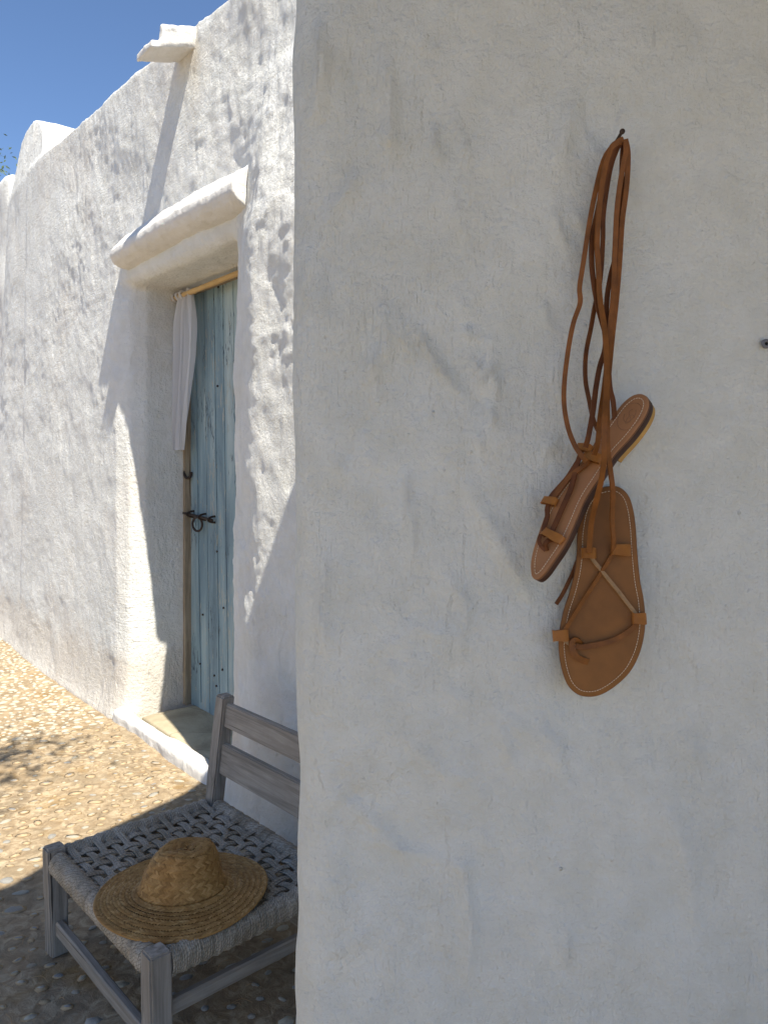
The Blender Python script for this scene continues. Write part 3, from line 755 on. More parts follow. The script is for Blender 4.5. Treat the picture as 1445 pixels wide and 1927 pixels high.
for x in (hx, -hx): beam('stretcher', (x, hy - .02, 0.160), (x, -hy + .02, 0.160), 0.010, 0.018, MAT['grey_y'], chair)
# backrest slats, following the lean of the posts
def slat(z0, z1, th):
    q = lambda z: -hy - 0.050 * (z - 0.25) / 0.362
    bm = bmesh.new(); prism(bm, [(q(z0) - th, z0), (q(z0) + th, z0), (q(z1) + th, z1), (q(z1) - th, z1)], -hx + 0.01, hx - 0.012, 'x'); fix(bm)
    bmesh.ops.bevel(bm, geom=bm.edges[:], offset=0.003, segments=2, affect='EDGES')
    bm_obj('back_slat', bm, MAT['grey_x'], chair)
slat(0.520, 0.592, 0.010); slat(0.375, 0.468, 0.010)
# rails under the rope
RZ = 0.262
rails = [((hx, hy), (-hx, hy)), ((hx, -hy), (-hx, -hy)), ((hx, hy), (hx, -hy)), ((-hx, hy), (-hx, -hy))]
for (a, b) in rails:
    A = Vector((*a, RZ)); B = Vector((*b, RZ)); d_ = (B - A).normalized()
    V, Fc, Q = sweep([A + d_ * 0.02, B - d_ * 0.02], circ(0.016, 8, 0.022)); mesh_obj('seat_rail', V, Fc, MAT['grey_x'], chair)
    # rope wound round the rail
    Lr = (B - A).length - 0.056; turns = int(Lr / 0.0056); side = Vector((-d_.y, d_.x, 0)); path = []; ups = []
    SEG = 14; rg = random.Random(3)
    ph = 0
    for k in range(turns * SEG + 1):
        t = k / (turns * SEG); an = 2 * math.pi * k / SEG; wob = 1 + 0.06 * math.sin(k * 0.013 * 7) + rg.uniform(-0.03, 0.03)
        r_ = Vector((0, 0, 1)) * math.sin(an) * 0.0295 * wob + side * math.cos(an) * 0.0235 * wob
        path.append(A + d_ * (0.028 + Lr * t + 0.003 * math.sin(an)) + r_); ups.append(r_.normalized())
    V, Fc, Q = sweep(path, circ(0.0034, 5), up=ups)
    o = mesh_obj('rope_winding', V, Fc, MAT['rope'], chair, uvs=Q)
# woven strands
NXs, NYs = 13, 13
xs = np.linspace(-hx + 0.045, hx - 0.045, NXs); ys = np.linspace(-hy + 0.040, hy - 0.040, NYs)
zc = 0.281
def sag(x, y): return -0.012 * (1 - (x / hx) ** 2) * (1 - (y / hy) ** 2)
def strand(fixed, others, along_y, par, kk):
    V, Fc, Q = [], [], []
    rg = random.Random(kk)
    jit = rg.uniform(-0.0025, 0.0025)
    lim = hy if along_y else hx
    for c_i, off in enumerate((-0.0069, -0.0023, 0.0023, 0.0069)):
        pts_ = []
        e = lim + 0.0225
        seq = [(-e, -0.026), (-e + 0.006, -0.006)] + [(o_, None) for o_ in others] + [(e - 0.006, -0.006), (e, -0.026)]
        for q, (o_, dz) in enumerate(seq):
            w = off + jit + rg.uniform(-0.0009, 0.0009)
            if dz is None:
                sgn = 1 if (q + par) % 2 else -1
                h = sgn * 0.0036 + rg.uniform(-0.0007, 0.0007) + (0.001 if c_i == 1 else 0)
                o2 = o_ + rg.uniform(-0.001, 0.001)
            else: h = dz + 0.010; o2 = o_
            x, y = (fixed + w, o2) if along_y else (o2, fixed + w)
            pts_.append(Vector((x, y, zc + sag(min(max(x, -hx), hx), min(max(y, -hy), hy)) + h)))
        sweep(catmull(pts_, 4), circ(0.0029, 6), up=Vector((1, 0, .1)) if along_y else Vector((0, 1, .1)), V=V, Fc=Fc, UVs=Q)
    return V, Fc, Q
for k, x in enumerate(xs):
    V, Fc, Q = strand(x, ys, True, k % 2, k); mesh_obj('rope_strand', V, Fc, MAT['rope'], chair, uvs=Q)
for k, y in enumerate(ys):
    V, Fc, Q = strand(y, xs, False, (k + 1) % 2, 50 + k); mesh_obj('rope_strand', V, Fc, MAT['rope'], chair, uvs=Q)
# the seat is wound round the rails, so a second layer of rope passes underneath
for k in range(16):
    x = -hx + 0.05 + k * (2 * hx - 0.10) / 15 + random.uniform(-.003, .003); V, Fc, Q = [], [], []
    for off in (-0.005, 0.005):
        sweep(catmull([Vector((x + off, -hy - 0.018, 0.245)), Vector((x + off + 0.004, 0, 0.235)), Vector((x + off, hy + 0.018, 0.245))], 8), circ(0.0035, 5), up=Vector((1, 0, .1)), V=V, Fc=Fc, UVs=Q)
    mesh_obj('rope_strand', V, Fc, MAT['rope'], chair, uvs=Q)
# loose fibres of the rope
V_, F_, Q_ = [], [], []
rg = random.Random(21)
for k in range(170):
    a, b = rails[rg.choice((0, 0, 1, 3, 3))]; A = Vector((*a, RZ)); B = Vector((*b, RZ)); t = rg.uniform(.08, .92); an = rg.uniform(-2.6, 0.6)
    dd = (B - A).normalized(); side = Vector((-dd.y, dd.x, 0)); nrm_ = side * math.cos(an) + Vector((0, 0, math.sin(an)))
    p = A.lerp(B, t) + nrm_ * 0.028; l_ = rg.uniform(.005, .014); j = Vector((rg.uniform(-1, 1), rg.uniform(-1, 1), rg.uniform(-1.2, .4)))
    sweep(catmull([p, p + nrm_ * l_ * .5 + j * l_ * .4, p + nrm_ * l_ * .6 + j * l_], 3), circ(0.00035, 3), V=V_, Fc=F_, UVs=Q_)
o = mesh_obj('rope_fibres', V_, F_, MAT['rope'], chair, uvs=Q_); tag(o, kind='stuff')

# ================================================================== HAT
hat = thing('straw_hat', 'plaited tan straw sun hat with wide brim lying on the rope seat', 'hat', (W(1.716, -0.785, 0.306)), (0, 0, R(6)))
RB, A0, B0, HC = 0.204, 0.104, 0.088, 0.112
def prof(t):
    """t in metres of braid from the brim edge (0) to the crown centre; returns radius factor (0..1 of ellipse), height, blend"""
    brim = 0.112
    if t < brim: return ('b', t / brim)
    return ('c', t - brim)
# crown profile polyline: (radius fraction, height) by arc length
cp = [(1.0, 0.0), (0.95, 0.012), (0.88, 0.032), (0.79, 0.060), (0.71, 0.083), (0.63, 0.097), (0.52, 0.104), (0.36, 0.106), (0.18, 0.106), (0.0, 0.106)]
cl = [0]
for a, b in zip(cp[:-1], cp[1:]): cl.append(cl[-1] + math.hypot((a[0] - b[0]) * 0.099, a[1] - b[1]))
CT = cl[-1]
def hatp(t, th):
    c, s_ = math.cos(th), math.sin(th); k, v = prof(t)
    if k == 'b':
        rx = RB + (A0 - RB) * v; ry = RB * 0.90 + (B0 - RB * 0.90) * v
        e = 1 - v
        z = 0.006 * e * math.sin(2 * th + 0.6) + 0.004 * e * math.sin(3 * th + 2) + 0.004 - 0.002 * e
        z += 0.008 * max(0, v - 0.86) / 0.14
        z += -0.018 * max(0, e - 0.45) * max(0, math.cos(th + 2.15)) ** 2 * 1.8   # droops over the front edge of the seat
        return Vector((rx * c, ry * s_, z))
    v = min(v, CT)
    for i in range(len(cl) - 1):
        if v <= cl[i + 1] + 1e-9: break
    q = (v - cl[i]) / max(1e-9, cl[i + 1] - cl[i]); r = cp[i][0] * (1 - q) + cp[i + 1][0] * q; h = cp[i][1] * (1 - q) + cp[i + 1][1] * q
    x, y = A0 * r * c, B0 * r * s_
    k2 = max(0, (h - 0.03) / 0.083)
    top = max(0, (h - 0.070) / 0.043)
    # pinched on the left, higher to the right, long dent along the top
    z = h * 0.95 + 0.010 + top * (0.005 * (x / A0) * 1.4 - 0.007 * math.exp(-(y / 0.020) ** 2) * math.exp(-((x - 0.00) / 0.055) ** 2))
    y *= 1 - 0.22 * k2 * math.exp(-((x + 0.055) / 0.035) ** 2)
    x += 0.012 * k2
    z += 0.0035 * math.sin(3 * th + 1) * k2
    return Vector((x, y, z))
TT = 0.112 + CT
# under surface, coloured dark to paint shade into the gaps of the plait
V, Fc = [], []; NTt, NTh = 60, 96
for i in range(NTt + 1):
    t = TT * i / NTt * 0.999
    for j in range(NTh): V.append(hatp(t, 2 * math.pi * j / NTh) - Vector((0, 0, 0.0016)))
for i in range(NTt):
    for j in range(NTh): Fc.append((i * NTh + j, i * NTh + (j + 1) % NTh, (i + 1) * NTh + (j + 1) % NTh, (i + 1) * NTh + j))
mesh_obj('gap_shade_shell', V, Fc, MAT['straw_gap_shade'], hat)
def hatn(t, th):
    e = 1e-3; a = hatp(min(t + e, TT), th) - hatp(max(0, t - e), th); b = hatp(t, th + e * 5) - hatp(t, th - e * 5)
    n = b.cross(a); 
    if n.length < 1e-12: return Vector((0, 0, 1))
    n.normalize(); return n if (n.z > 0 or n.dot(hatp(t, th)) > 0) else -n
def plait(name, t0, t1, rows):
    """rows of three-strand straw braid, each row lapped over the next one in"""
    V, Fc = [], []; wr = (t1 - t0) / rows; rg = random.Random(rows)
    for r in range(rows):
        ta = t0 + wr * r
        P_ = [hatp(ta + wr * .5, 2 * math.pi * q / 40) for q in range(41)]
        circm = sum((P_[q + 1] - P_[q]).length for q in range(40))
        cnt = max(5, int(circm / 0.0066)); dth = 2 * math.pi / cnt; sh = rg.random()
        for k in range(cnt):
            for sg in (-1, 1):
                th0 = (k + sh + (0.5 if sg > 0 else 0)) * dth + rg.uniform(-.05, .05) * dth; lift0 = rg.uniform(0.8, 1.3); ww = rg.uniform(.33, .41)
                base = len(V)
                for i in range(5):
                    q = i / 4
                    u = 0.5 + sg * 0.52 * (1.0 - q * 1.12)            # 0 outer edge of the row, 1 inner edge
                    tha = th0 + q * 1.75 * dth
                    t = ta + wr * u
                    rowz = (0.0026 if (rows == 7 or r % 2 == 0) else 0.0008) * (1 - u) * (1 if u > 0.05 else 0.85)
                    for j, w in enumerate((-ww, 0, ww)):
                        th = tha + w * dth; t2 = min(max(t + w * sg * wr * 0.20, 0), TT * 0.999)
                        up = 0.0015 * lift0 * math.sin(math.pi * min(1, q * 0.85 + 0.12)) + (0.0009 if j == 1 else -0.0006) + rowz
                        V.append(hatp(t2, th) + hatn(t2, th) * up)
                for i in range(4):
                    for j in range(2):
                        a = base + i * 3 + j; Fc.append((a, a + 1, a + 4, a + 3))
    o = mesh_obj(name, V, Fc, MAT['straw'], hat); tag(o, kind='stuff'); return o
plait('brim_plait', 0.0, 0.112, 7)
plait('crown_plait', 0.112, TT - 0.004, 9)
# bound edge of the brim
V, Fc, Q = sweep([hatp(0.0, 2 * math.pi * i / 160) for i in range(161)], circ(0.0022, 6, 0.0028)); mesh_obj('brim_edge', V, Fc, MAT['straw'], hat)
# stray straw ends
V_, F_, Q_ = [], [], []; rg = random.Random(4)
for k in range(60):
    t = rg.choice((0.0, 0.016, 0.048, 0.08, 0.13, 0.16)); th = rg.uniform(0, 6.28); p = hatp(t, th); n = hatn(t, th)
    d = (hatp(t, th + .05) - p).normalized(); l_ = rg.uniform(.004, .010)
    sweep(catmull([p, p + n * .002 + d * l_ * .5, p + n * rg.uniform(.001, .004) + d * l_], 2), circ(0.00045, 4), V=V_, Fc=F_, UVs=Q_)
o = mesh_obj('straw_ends', V_, F_, MAT['straw'], hat); tag(o, kind='stuff')

# ================================================================== SANDALS
def ray(x, y):
    a, b = (x - CX) / F_PX, (y - CY) / F_PX
    return Vector((a, math.cos(PITCH) - b * math.sin(PITCH), -math.sin(PITCH) - b * math.cos(PITCH)))
EYE = Vector((0, 0, CAM_H))
def at(x, y, Yd): r = ray(x, y); return EYE + r * (Yd / r.y)         # a point of the object at its real distance
def onp(x, y, C, Nn): r = ray(x, y); return EYE + r * ((C - EYE).dot(Nn) / r.dot(Nn))

def closed_spline(pts, sub=5):
    n = len(pts); out = []
    for i in range(n):
        a, b, c, d = (Vector(pts[(i + k) % n]) for k in (-1, 0, 1, 2))
        for k in range(sub):
            t = k / sub; out.append(0.5 * ((2 * b) + (c - a) * t + (2 * a - 5 * b + 4 * c - d) * t * t + (3 * b - a - 3 * c + d) * t ** 3))
    return out
def offset(poly, Nn, d):
    n = len(poly); cen = sum(poly, Vector()) / n; out = []
    for i in range(n):
        t = (poly[(i + 1) % n] - poly[i - 1]).normalized(); o = t.cross(Nn)
        if o.dot(poly[i] - cen) < 0: o = -o
        out.append(poly[i] + o.normalized() * d)
    return out
def layer(name, poly, Nn, d0, d1, mat, parent, grow=0.0, rnd=0.001, dish=0.0):
    """sole layer: outline lifted from depth d1 (below) to d0 along the sole's normal, rounded top arris"""
    P0 = offset(poly, Nn, grow)
    rows = [(offset(P0, Nn, -rnd), d1), (P0, d1 + 0.0006), (P0, d0 - rnd), (offset(P0, Nn, -rnd * 0.3), d0 - rnd * 0.3), (offset(P0, Nn, -rnd), d0)]
    V, Fc = [], []; n = len(poly)
    for P_, dd in rows: V += [p + Nn * dd for p in P_]
    for r in range(len(rows) - 1):
        for i in range(n): Fc.append((r * n + i, r * n + (i + 1) % n, (r + 1) * n + (i + 1) % n, (r + 1) * n + i))
    # top: rings in towards the middle for a slight footbed
    cen = sum(P0, Vector()) / n; base = (len(rows) - 1) * n; prev = base
    top = V[base:base + n]
    axis = max(((p - q) for p in top[::7] for q in top[::7]), key=lambda v: v.length).normalized()
    for f in (0.85, 0.65, 0.4, 0.15):
        st = len(V)
        for p in top:
            w = p - cen; al = w.dot(axis); ac = w - axis * al
            q = cen + axis * al * (0.55 + 0.45 * f) + ac * f
            q = q - Nn * ((q - top[0]).dot(Nn)) ; V.append(q - Nn * dish * (1 - f * f))
        for i in range(n): Fc.append((prev + i, prev + (i + 1) % n, st + (i + 1) % n, st + i))
        prev = st
    Fc.append(tuple(prev + i for i in range(n)))
    Fc.append(tuple(range(n))[::-1])
    bm = bmesh.new(); vs = [bm.verts.new(v) for v in V]
    for f in Fc:
        try: bm.faces.new([vs[i] for i in f])
        except ValueError: pass
    fix(bm); o = bm_obj(name, bm, mat, parent, True)
    m = o.modifiers.new('e', 'EDGE_SPLIT'); m.split_angle = R(40); return o
def stitches(poly, Nn, d, inset, parent, step=0.0034):
    P_ = offset(poly, Nn, -inset); P_.append(P_[0]); V, Fc, Q = [], [], []
    # resample by length
    res = [P_[0]]; acc = 0
    for a, b in zip(P_[:-1], P_[1:]):
        l_ = (b - a).length; u = step - acc
        while u < l_: res.append(a.lerp(b, u / l_)); u += step
        acc = l_ - (u - step)
    for a, b in zip(res[:-1], res[1:]):
        p, q = a.lerp(b, 0.10) + Nn * d, a.lerp(b, 0.80) + Nn * d
        m = (p + q) / 2 + Nn * 0.00035
        sweep([p, m, q], circ(0.00042, 5), up=Nn, V=V, Fc=Fc, UVs=Q)
    o = mesh_obj('stitching', V, Fc, MAT['thread'], parent); tag(o, kind='stuff'); return o
RIB = [(-1, -1), (-0.8, -1), (0.8, -1), (1, -1), (1, 1), (0.8, 1), (-0.8, 1), (-1, 1)]
def lace(name, pts, parent, w=0.0034, th=0.0011, mat='lace', twist=None, sub=7):
    P_ = catmull([at(x, y, d) for x, y, d in pts], sub)
    w *= 0.74; sec = [(a * w, b * th) for a, b in RIB]
    V, Fc, Q = sweep(P_, sec, up=Vector((-0.15, -1, 0)), twist=twist)
    return mesh_obj(name, V, Fc, MAT[mat], parent, smooth=False, uvs=Q)
def loop(C, along, Nn, w, h, dpt, parent, th=0.0011):
    """leather keeper: short open tube of strap standing on the sole; 'along' = its axis"""
    along = along.normalized(); side = along.cross(Nn).normalized(); V, Fc = [], []; K = 22
    for rad in (1, 0):
        for e in (-1, 1):
            for k in range(K):
                t = 2 * math.pi * k / K; cx_, sy = math.cos(t), math.sin(t)
                cx_ = math.copysign(abs(cx_) ** 0.7, cx_); sy = math.copysign(abs(sy) ** 0.7, sy)
                ww = w - (0 if rad else th); dd = dpt - (0 if rad else th)
                bow = 0.0006 * math.cos(3 * t)
                V.append(C + side * cx_ * ww + Nn * (sy * dd) + along * e * (h + bow))
    for k in range(K):
        k2 = (k + 1) % K
        Fc += [(k, k2, K + k2, K + k), (2 * K + k2, 2 * K + k, 3 * K + k, 3 * K + k2), (K + k, K + k2, 3 * K + k2, 3 * K + k), (k2, k, 2 * K + k, 2 * K + k2)]
    bm = bmesh.new(); vs = [bm.verts.new(v) for v in V]
    for f in Fc: bm.faces.new([vs[i] for i in f])
    fix(bm); o = bm_obj('lace_keeper', bm, MAT['loop'], parent, True)
    m = o.modifiers.new('e', 'EDGE_SPLIT'); m.split_angle = R(45); return o

def lace_on(name, C, Nn, pts, parent, w=0.0034, th=0.0011, mat='lace', twist=None, sub=7):
    P_ = catmull([onp(x, y, C, Nn) + Nn * l for x, y, l in pts], sub)
    # lifting off the sole shifts the point a little in view: pull it back on its line of sight
    w *= 0.85; V, Fc, Q = sweep(P_, [(a * w, b * th) for a, b in RIB], up=Nn, twist=twist)
    return mesh_obj(name, V, Fc, MAT[mat], parent, smooth=False, uvs=Q)
# lower sandal, hanging flat with its toe down
N2 = Vector((-0.20, -1, 0.14)).normalized(); C2 = at(1135, 1110, 0.968)
sA = thing('sandal', 'lower tan leather lace sandal hanging toe down with crossed straps', 'sandal', (0, 0, 0), group=None)
out2 = [(1141, 916), (1164, 917), (1181, 932), (1190, 957), (1195, 991), (1198, 1037), (1203, 1090), (1210, 1128), (1213, 1163), (1211, 1195), (1202, 1231), (1184, 1265), (1157, 1291), (1130, 1307), (1107, 1311), (1086, 1306), (1068, 1288), (1057, 1258), (1052, 1224), (1053, 1190), (1061, 1149), (1073, 1112), (1082, 1073), (1086, 1037), (1087, 1003), (1096, 957), (1116, 926)]
P2_ = closed_spline([onp(x, y, C2, N2) for x, y in out2], 5)
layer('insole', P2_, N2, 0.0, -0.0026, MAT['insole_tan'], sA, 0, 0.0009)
layer('midsole', P2_, N2, -0.0027, -0.0060, MAT['midsole'], sA, 0.0008, 0.0006)
layer('outsole', P2_, N2, -0.0061, -0.0115, MAT['sole'], sA, 0.0004, 0.0008)
hp = [p for p in P2_]
zs = sorted(p.z for p in hp); zcut = zs[-1] - 0.062
heel = [p for p in hp if p.z >= zcut]
def dedup(P_):
    o = []
    for p in P_:
        if not o or (p - o[-1]).length > 1.5e-3: o.append(p)
    return o
layer('heel', dedup(heel), N2, -0.0116, -0.0160, MAT['heel'], sA, -0.0004, 0.0006)
stitches(P2_, N2, 0.00015, 0.0062, sA)

# upper sandal, turned on its side, toe to the lower left
N1 = Vector((-0.854 * 0.95, -1, 0.52 * 0.95)).normalized(); C1 = at(1110, 920, 0.945)
sB = thing('sandal', 'upper pale insole sandal slanting across with heel to the upper right', 'sandal', (0, 0, 0))
out1 = [(998, 1072), (1001, 1086), (1011, 1089), (1024, 1078), (1037, 1060), (1059, 1027), (1078, 988), (1099, 940), (1124, 901), (1153, 857), (1186, 820), (1209, 788), (1219, 764), (1217, 748), (1205, 741), (1188, 745), (1169, 761), (1148.5, 788.5), (1128, 818), (1107, 849), (1086, 878), (1065, 905), (1047, 930), (1030, 958), (1018, 988), (1005, 1027), (999, 1052)]
P1_ = closed_spline([onp(x, y, C1, N1) for x, y in out1], 5)
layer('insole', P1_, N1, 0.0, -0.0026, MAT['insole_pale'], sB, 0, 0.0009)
layer('midsole', P1_, N1, -0.0027, -0.0052, MAT['midsole'], sB, 0.0005, 0.0006)
layer('outsole', P1_, N1, -0.0053, -0.0165, MAT['sole'], sB, 0.0004, 0.0008)
ax1 = (onp(1209, 745, C1, N1) - onp(1003, 1085, C1, N1)).normalized(); o1 = onp(1003, 1085, C1, N1)
tmax = max((p - o1).dot(ax1) for p in P1_); heel = []
for p in P1_:
    t = (p - o1).dot(ax1)
    if t > tmax - 0.085: heel.append(p)
layer('heel', dedup(heel), N1, -0.0166, -0.0270, MAT['heel'], sB, -0.0004, 0.0006)
stitches(P1_, N1, 0.00015, 0.0058, sB)
# stamped oval mark near the heel
cS = onp(1184, 784, C1, N1); bx = ax1.cross(N1).normalized(); V_, F_, Q_ = [], [], []
def stp(pts_): sweep([cS + ax1 * a + bx * b + N1 * 0.00012 for a, b in pts_], circ(0.00035, 4, 0.0002), up=N1, V=V_, Fc=F_, UVs=Q_)
stp([(0.0185 * math.cos(t), 0.0135 * math.sin(t)) for t in np.linspace(0, 6.283, 40)])
stp([(0.010 * math.cos(t) + 0.002, 0.0065 * math.sin(t) - 0.001) for t in np.linspace(0.6, 4.6, 20)])
stp([(-0.004 + 0.007 * math.cos(t), 0.0045 * math.sin(t) + 0.003) for t in np.linspace(3.6, 7.2, 18)])
stp([(-0.010 + 0.02 * t, 0.004 * math.sin(t * 6)) for t in np.linspace(0, 1, 14)])
mesh_obj('stamped_mark', V_, F_, MAT['stamp'], sB)

# ------- keepers
def kp(C, Nn, x, y, ax_px, w, h, dpt, parent, lift=None):
    p = onp(x, y, C, Nn); q = onp(x + ax_px[0], y + ax_px[1], C, Nn)
    loop(p + Nn * (dpt * 0.95 if lift is None else lift), (q - p).normalized() + Nn * 0.42, Nn, w, h, dpt, parent)
k_ = 1 / F_PX
kp(C2, N2, 1106, 1041, (0, 1), 14 * k_, 10.5 * k_, 0.0062, sA)
kp(C2, N2, 1167, 1035, (-0.05, 1), 18 * k_, 11 * k_, 0.0060, sA)
kp(C2, N2, 1201, 1163, (0.0, 1), 12.5 * k_, 10.5 * k_, 0.0068, sA)
kp(C2, N2, 1054, 1195, (0.08, 1), 14.5 * k_, 10.5 * k_, 0.0068, sA)
kp(C1, N1, 1102, 846, (-0.35, 1), 15 * k_, 7.5 * k_, 0.0062, sB)
kp(C1, N1, 1118, 864, (-0.45, 1), 19 * k_, 9 * k_, 0.0064, sB)
kp(C1, N1, 1038, 946, (-0.3, 1), 14.5 * k_, 8 * k_, 0.0062, sB)
kp(C1, N1, 1044, 1011, (-0.6, 1), 22 * k_, 8.5 * k_, 0.0062, sB)

# ------- laces: lower sandal (front of the bundle)
NAIL = (1170, 262)
tw = lambda a, b: (lambda t: a + (b - a) * t)
lace('lace', [(1176, 262, .964), (1181, 292, .966), (1178, 354, .970), (1170, 417, .972), (1165, 495, .968), (1159, 566, .962), (1152, 629, .955), (1146, 690, .940), (1142, 741, .925), (1142, 803, .905), (1143, 845, .905), (1148, 886, .915), (1152, 917, .935), (1152, 948, .950), (1151, 979, .957), (1154, 1017, .961), (1153, 1040, .963)], sA, .0042, .0011, 'lace', tw(0.1, 0.6))
lace('lace', [(1168, 266, .955), (1152, 275, .950), (1140, 305, .952), (1130, 362, .958), (1124, 432, .965), (1123, 464, .966), (1126, 510, .966), (1128, 560, .962), (1137, 619, .950), (1141, 680, .935), (1140, 741, .920), (1137, 793, .905), (1136, 834, .902), (1136, 865, .905), (1130, 907, .918), (1120, 948, .935), (1113, 980, .950), (1110, 1010, .958), (1108, 1040, .963)], sA, .0044, .0011, 'lace', tw(0.6, -0.25))
lace_on('lace', C2, N2, [(1109, 1044, 0.006), (1117, 1057, 0.006), (1130, 1073, 0.006), (1147, 1094, 0.006), (1164, 1115, 0.006), (1180, 1136, 0.006), (1195, 1155, 0.006)], sA, .0026, .0012, 'suede', tw(0.5, 0.5))
lace_on('lace', C2, N2, [(1156, 1037, 0.006), (1148, 1047, 0.006), (1138, 1064, 0.006), (1121, 1091, 0.006), (1104, 1117, 0.006), (1084, 1149, 0.006), (1066, 1178, 0.006), (1058, 1192, 0.006)], sA, .0030, .0012, 'lace', tw(0.4, 0.5))
lace_on('lace', C2, N2, [(1200, 1168, 0.006), (1190, 1180, 0.006), (1175, 1192, 0.006), (1158, 1202, 0.006), (1141, 1208, 0.006), (1115, 1214, 0.006), (1092, 1217, 0.006), (1082, 1214, 0.006)], sA, .0038, .0012, 'lace', tw(0.2, -0.3))
lace_on('lace', C2, N2, [(1054, 1195, 0.006), (1062, 1204, 0.006), (1072, 1211, 0.006), (1084, 1217, 0.006)], sA, .0032, .0012, 'suede', tw(0.3, 0.3))
lace_on('toe_loop', C2, N2, [(1094, 1214, 0.0), (1083, 1204, 0.0045), (1076, 1208, 0.0078), (1076, 1222, 0.009), (1083, 1234, 0.0078), (1094, 1241, 0.0045), (1106, 1245, -0.0)], sA, .0046, .0013, 'lace', tw(0.5, -0.2))
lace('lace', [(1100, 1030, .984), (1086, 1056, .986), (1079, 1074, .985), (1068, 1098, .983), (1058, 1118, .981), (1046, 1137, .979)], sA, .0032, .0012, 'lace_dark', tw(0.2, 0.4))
# ------- laces: upper sandal
lace('lace', [(1172, 262, .950), (1163, 266, .948), (1147, 281, .950), (1134, 305, .956), (1121, 355, .966), (1109, 417, .972), (1097, 495, .973), (1090, 541, .974), (1091, 570, .974), (1079, 606, .972), (1070, 650, .970), (1062, 713, .966), (1061, 760, .962), (1068, 803, .955), (1080, 836, .948), (1094, 858, .942), (1103, 868, .942)], sB, .0040, .0011, 'lace', tw(0.2, -0.2))
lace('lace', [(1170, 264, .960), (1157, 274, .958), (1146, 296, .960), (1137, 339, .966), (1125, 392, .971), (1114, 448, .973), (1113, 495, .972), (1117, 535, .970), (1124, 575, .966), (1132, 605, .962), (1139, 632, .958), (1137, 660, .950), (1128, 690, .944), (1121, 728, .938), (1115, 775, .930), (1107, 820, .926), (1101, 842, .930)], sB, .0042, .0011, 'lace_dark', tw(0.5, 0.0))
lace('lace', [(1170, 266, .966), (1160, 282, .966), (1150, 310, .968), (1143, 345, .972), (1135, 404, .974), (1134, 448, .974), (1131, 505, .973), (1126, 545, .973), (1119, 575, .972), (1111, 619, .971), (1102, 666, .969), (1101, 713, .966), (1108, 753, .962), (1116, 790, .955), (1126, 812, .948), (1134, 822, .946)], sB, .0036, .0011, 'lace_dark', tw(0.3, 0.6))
lace('lace', [(1176, 264, .955), (1177, 285, .956), (1172, 310, .958), (1161, 386, .963), (1156, 479, .965), (1154, 541, .962), (1147, 619, .955), (1142, 682, .945), (1135, 740, .932), (1128, 790, .922), (1124, 834, .922), (1117, 856, .928)], sB, .0040, .0011, 'lace', tw(0.0, 0.3))
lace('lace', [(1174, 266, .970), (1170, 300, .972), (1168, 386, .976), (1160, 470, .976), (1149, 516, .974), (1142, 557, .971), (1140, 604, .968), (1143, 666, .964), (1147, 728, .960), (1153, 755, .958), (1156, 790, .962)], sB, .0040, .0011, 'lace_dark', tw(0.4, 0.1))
lace_on('lace', C1, N1, [(1097, 852, 0.006), (1092, 868, 0.006), (1085, 880, 0.006), (1070, 903, 0.006), (1054, 921, 0.006), (1042, 935, 0.006), (1036, 946, 0.006)], sB, .0034, .0011, 'lace_dark', tw(0.1, 0.3))
lace_on('lace', C1, N1, [(1112, 870, 0.006), (1104, 878, 0.006), (1092, 887, 0.006), (1078, 898, 0.006), (1064, 914, 0.006), (1052, 930, 0.006), (1042, 944, 0.006)], sB, .0036, .0011, 'lace', tw(-0.1, 0.3))
lace_on('lace', C1, N1, [(1094, 862, 0.006), (1087, 884, 0.006), (1082, 905, 0.006), (1076, 926, 0.006), (1063, 955, 0.006), (1052, 980, 0.006), (1044, 998, 0.006), (1040, 1008, 0.006)], sB, .0036, .0011, 'lace_dark', tw(0.0, 0.2))
lace_on('lace', C1, N1, [(1037, 948, 0.006), (1033, 960, 0.006), (1033, 974, 0.006), (1029, 988, 0.006), (1026, 1003, 0.006), (1030, 1012, 0.006)], sB, .0032, .0012, 'lace_dark', tw(0.1, 0.4))
lace_on('toe_loop', C1, N1, [(1040, 1004, 0.0013), (1030, 1003, 0.005), (1022, 1010, 0.0075), (1019, 1022, 0.0079), (1023, 1032, 0.0062), (1028, 1037, 0.0029)], sB, .0026, .0012, 'lace_dark', tw(0.4, 0.1))
lace_on('toe_loop', C1, N1, [(1029, 1036, 0.0019), (1030, 1028, 0.0068), (1036, 1021, 0.0078), (1044, 1016, 0.0042)], sB, .0034, .0012, 'lace_dark', tw(0.2, 0.0))
# nail in the wall
nailT = thing('nail', 'short rusty nail in the wall carrying the sandal laces', 'nail')
p = at(1169, 259, 0.949); p.y = 1.0
V, Fc, Q = sweep([p + Vector((0, 0.03, 0.0)), p + Vector((0, -0.052, 0.006))], circ(0.0020, 8)); mesh_obj('shank', V, Fc, MAT['iron'], nailT)
V, Fc, Q = sweep([p + Vector((0, -0.052, 0.006)), p + Vector((0, -0.0545, 0.0062))], circ(0.0032, 10)); mesh_obj('head', V, Fc, MAT['iron'], nailT)

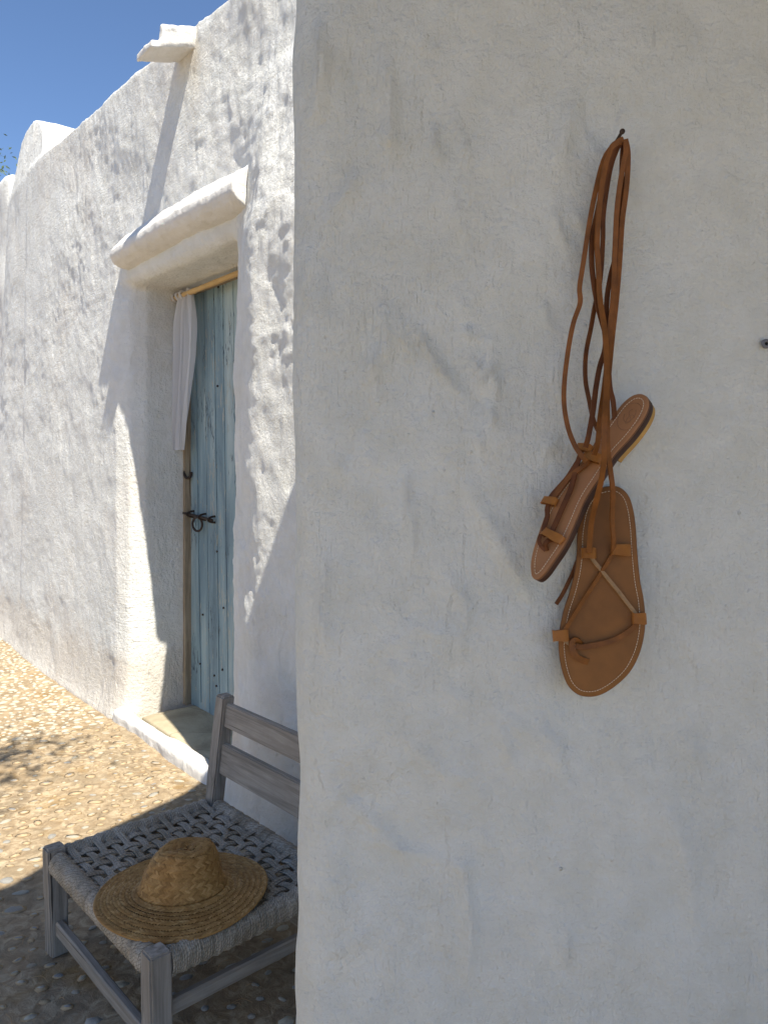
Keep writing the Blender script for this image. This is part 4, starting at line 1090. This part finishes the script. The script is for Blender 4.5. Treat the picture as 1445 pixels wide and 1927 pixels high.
# ================================================================== TREES
def tree(name, label, base, h_trunk, crown_c, crown_r, nleaf, leaf, mat, seed, limbs):
    rg = random.Random(seed); t = thing(name, label, 'tree', base)
    V_, F_, Q_ = [], [], []; B = Vector((0, 0, -0.1)); top = Vector(crown_c) - Vector(base)
    sweep(catmull([B, top * 0.4 + Vector((.1, -.1, 0)), top * 0.75, top], 6), circ(0.16, 9), V=V_, Fc=F_, UVs=Q_, scale=lambda q: 1.15 - 0.85 * q)
    tips = []
    for k in range(limbs):
        a = rg.uniform(0, 6.28); e = Vector((math.cos(a) * crown_r[0], math.sin(a) * crown_r[1], rg.uniform(-.5, .8) * crown_r[2])) * rg.uniform(.5, .9)
        s0 = top * rg.uniform(0.6, 0.95); sweep(catmull([s0, s0.lerp(top + e, .5) + Vector((0, 0, .1)), top + e], 4), circ(0.045, 6), V=V_, Fc=F_, UVs=Q_, scale=lambda q: 1 - .8 * q)
        tips.append(top + e)
    mesh_obj('trunk', V_, F_, MAT['bark'], t)
    V, Fc = [], []
    for k in range(nleaf):
        c_ = rg.choice(tips); p = c_ + Vector((rg.gauss(0, .3) * crown_r[0], rg.gauss(0, .3) * crown_r[1], rg.gauss(0, .3) * crown_r[2])) * 0.75
        d = Vector((rg.gauss(0, 1), rg.gauss(0, 1), rg.gauss(0, 1))).normalized(); e = d.orthogonal().normalized() * leaf * 0.3; b0 = len(V)
        V += [p - d * leaf, p + e, p + d * leaf, p - e]; Fc.append((b0, b0 + 1, b0 + 2, b0 + 3))
    mesh_obj('crown', V, Fc, MAT[mat], t, smooth=False)
tree('pine_tree', 'green tree just showing over the far wall at the left edge', (-7.25, 12.3, 0), 4, (-7.12, 12.1, 5.85), (1.15, 1.1, 0.75), 16000, 0.035, 'pine', 3, 16)
# a tree beside the yard, out of frame to the left, whose branch dapples the ground
tree('olive_tree', 'olive tree left of the yard whose branch dapples the pebbled ground', tuple(W(1.0, 2.3, 0)), 3, tuple(W(1.75, 0.05, 3.3)), (0.75, 0.75, 0.40), 1500, 0.035, 'olive', 8, 12)
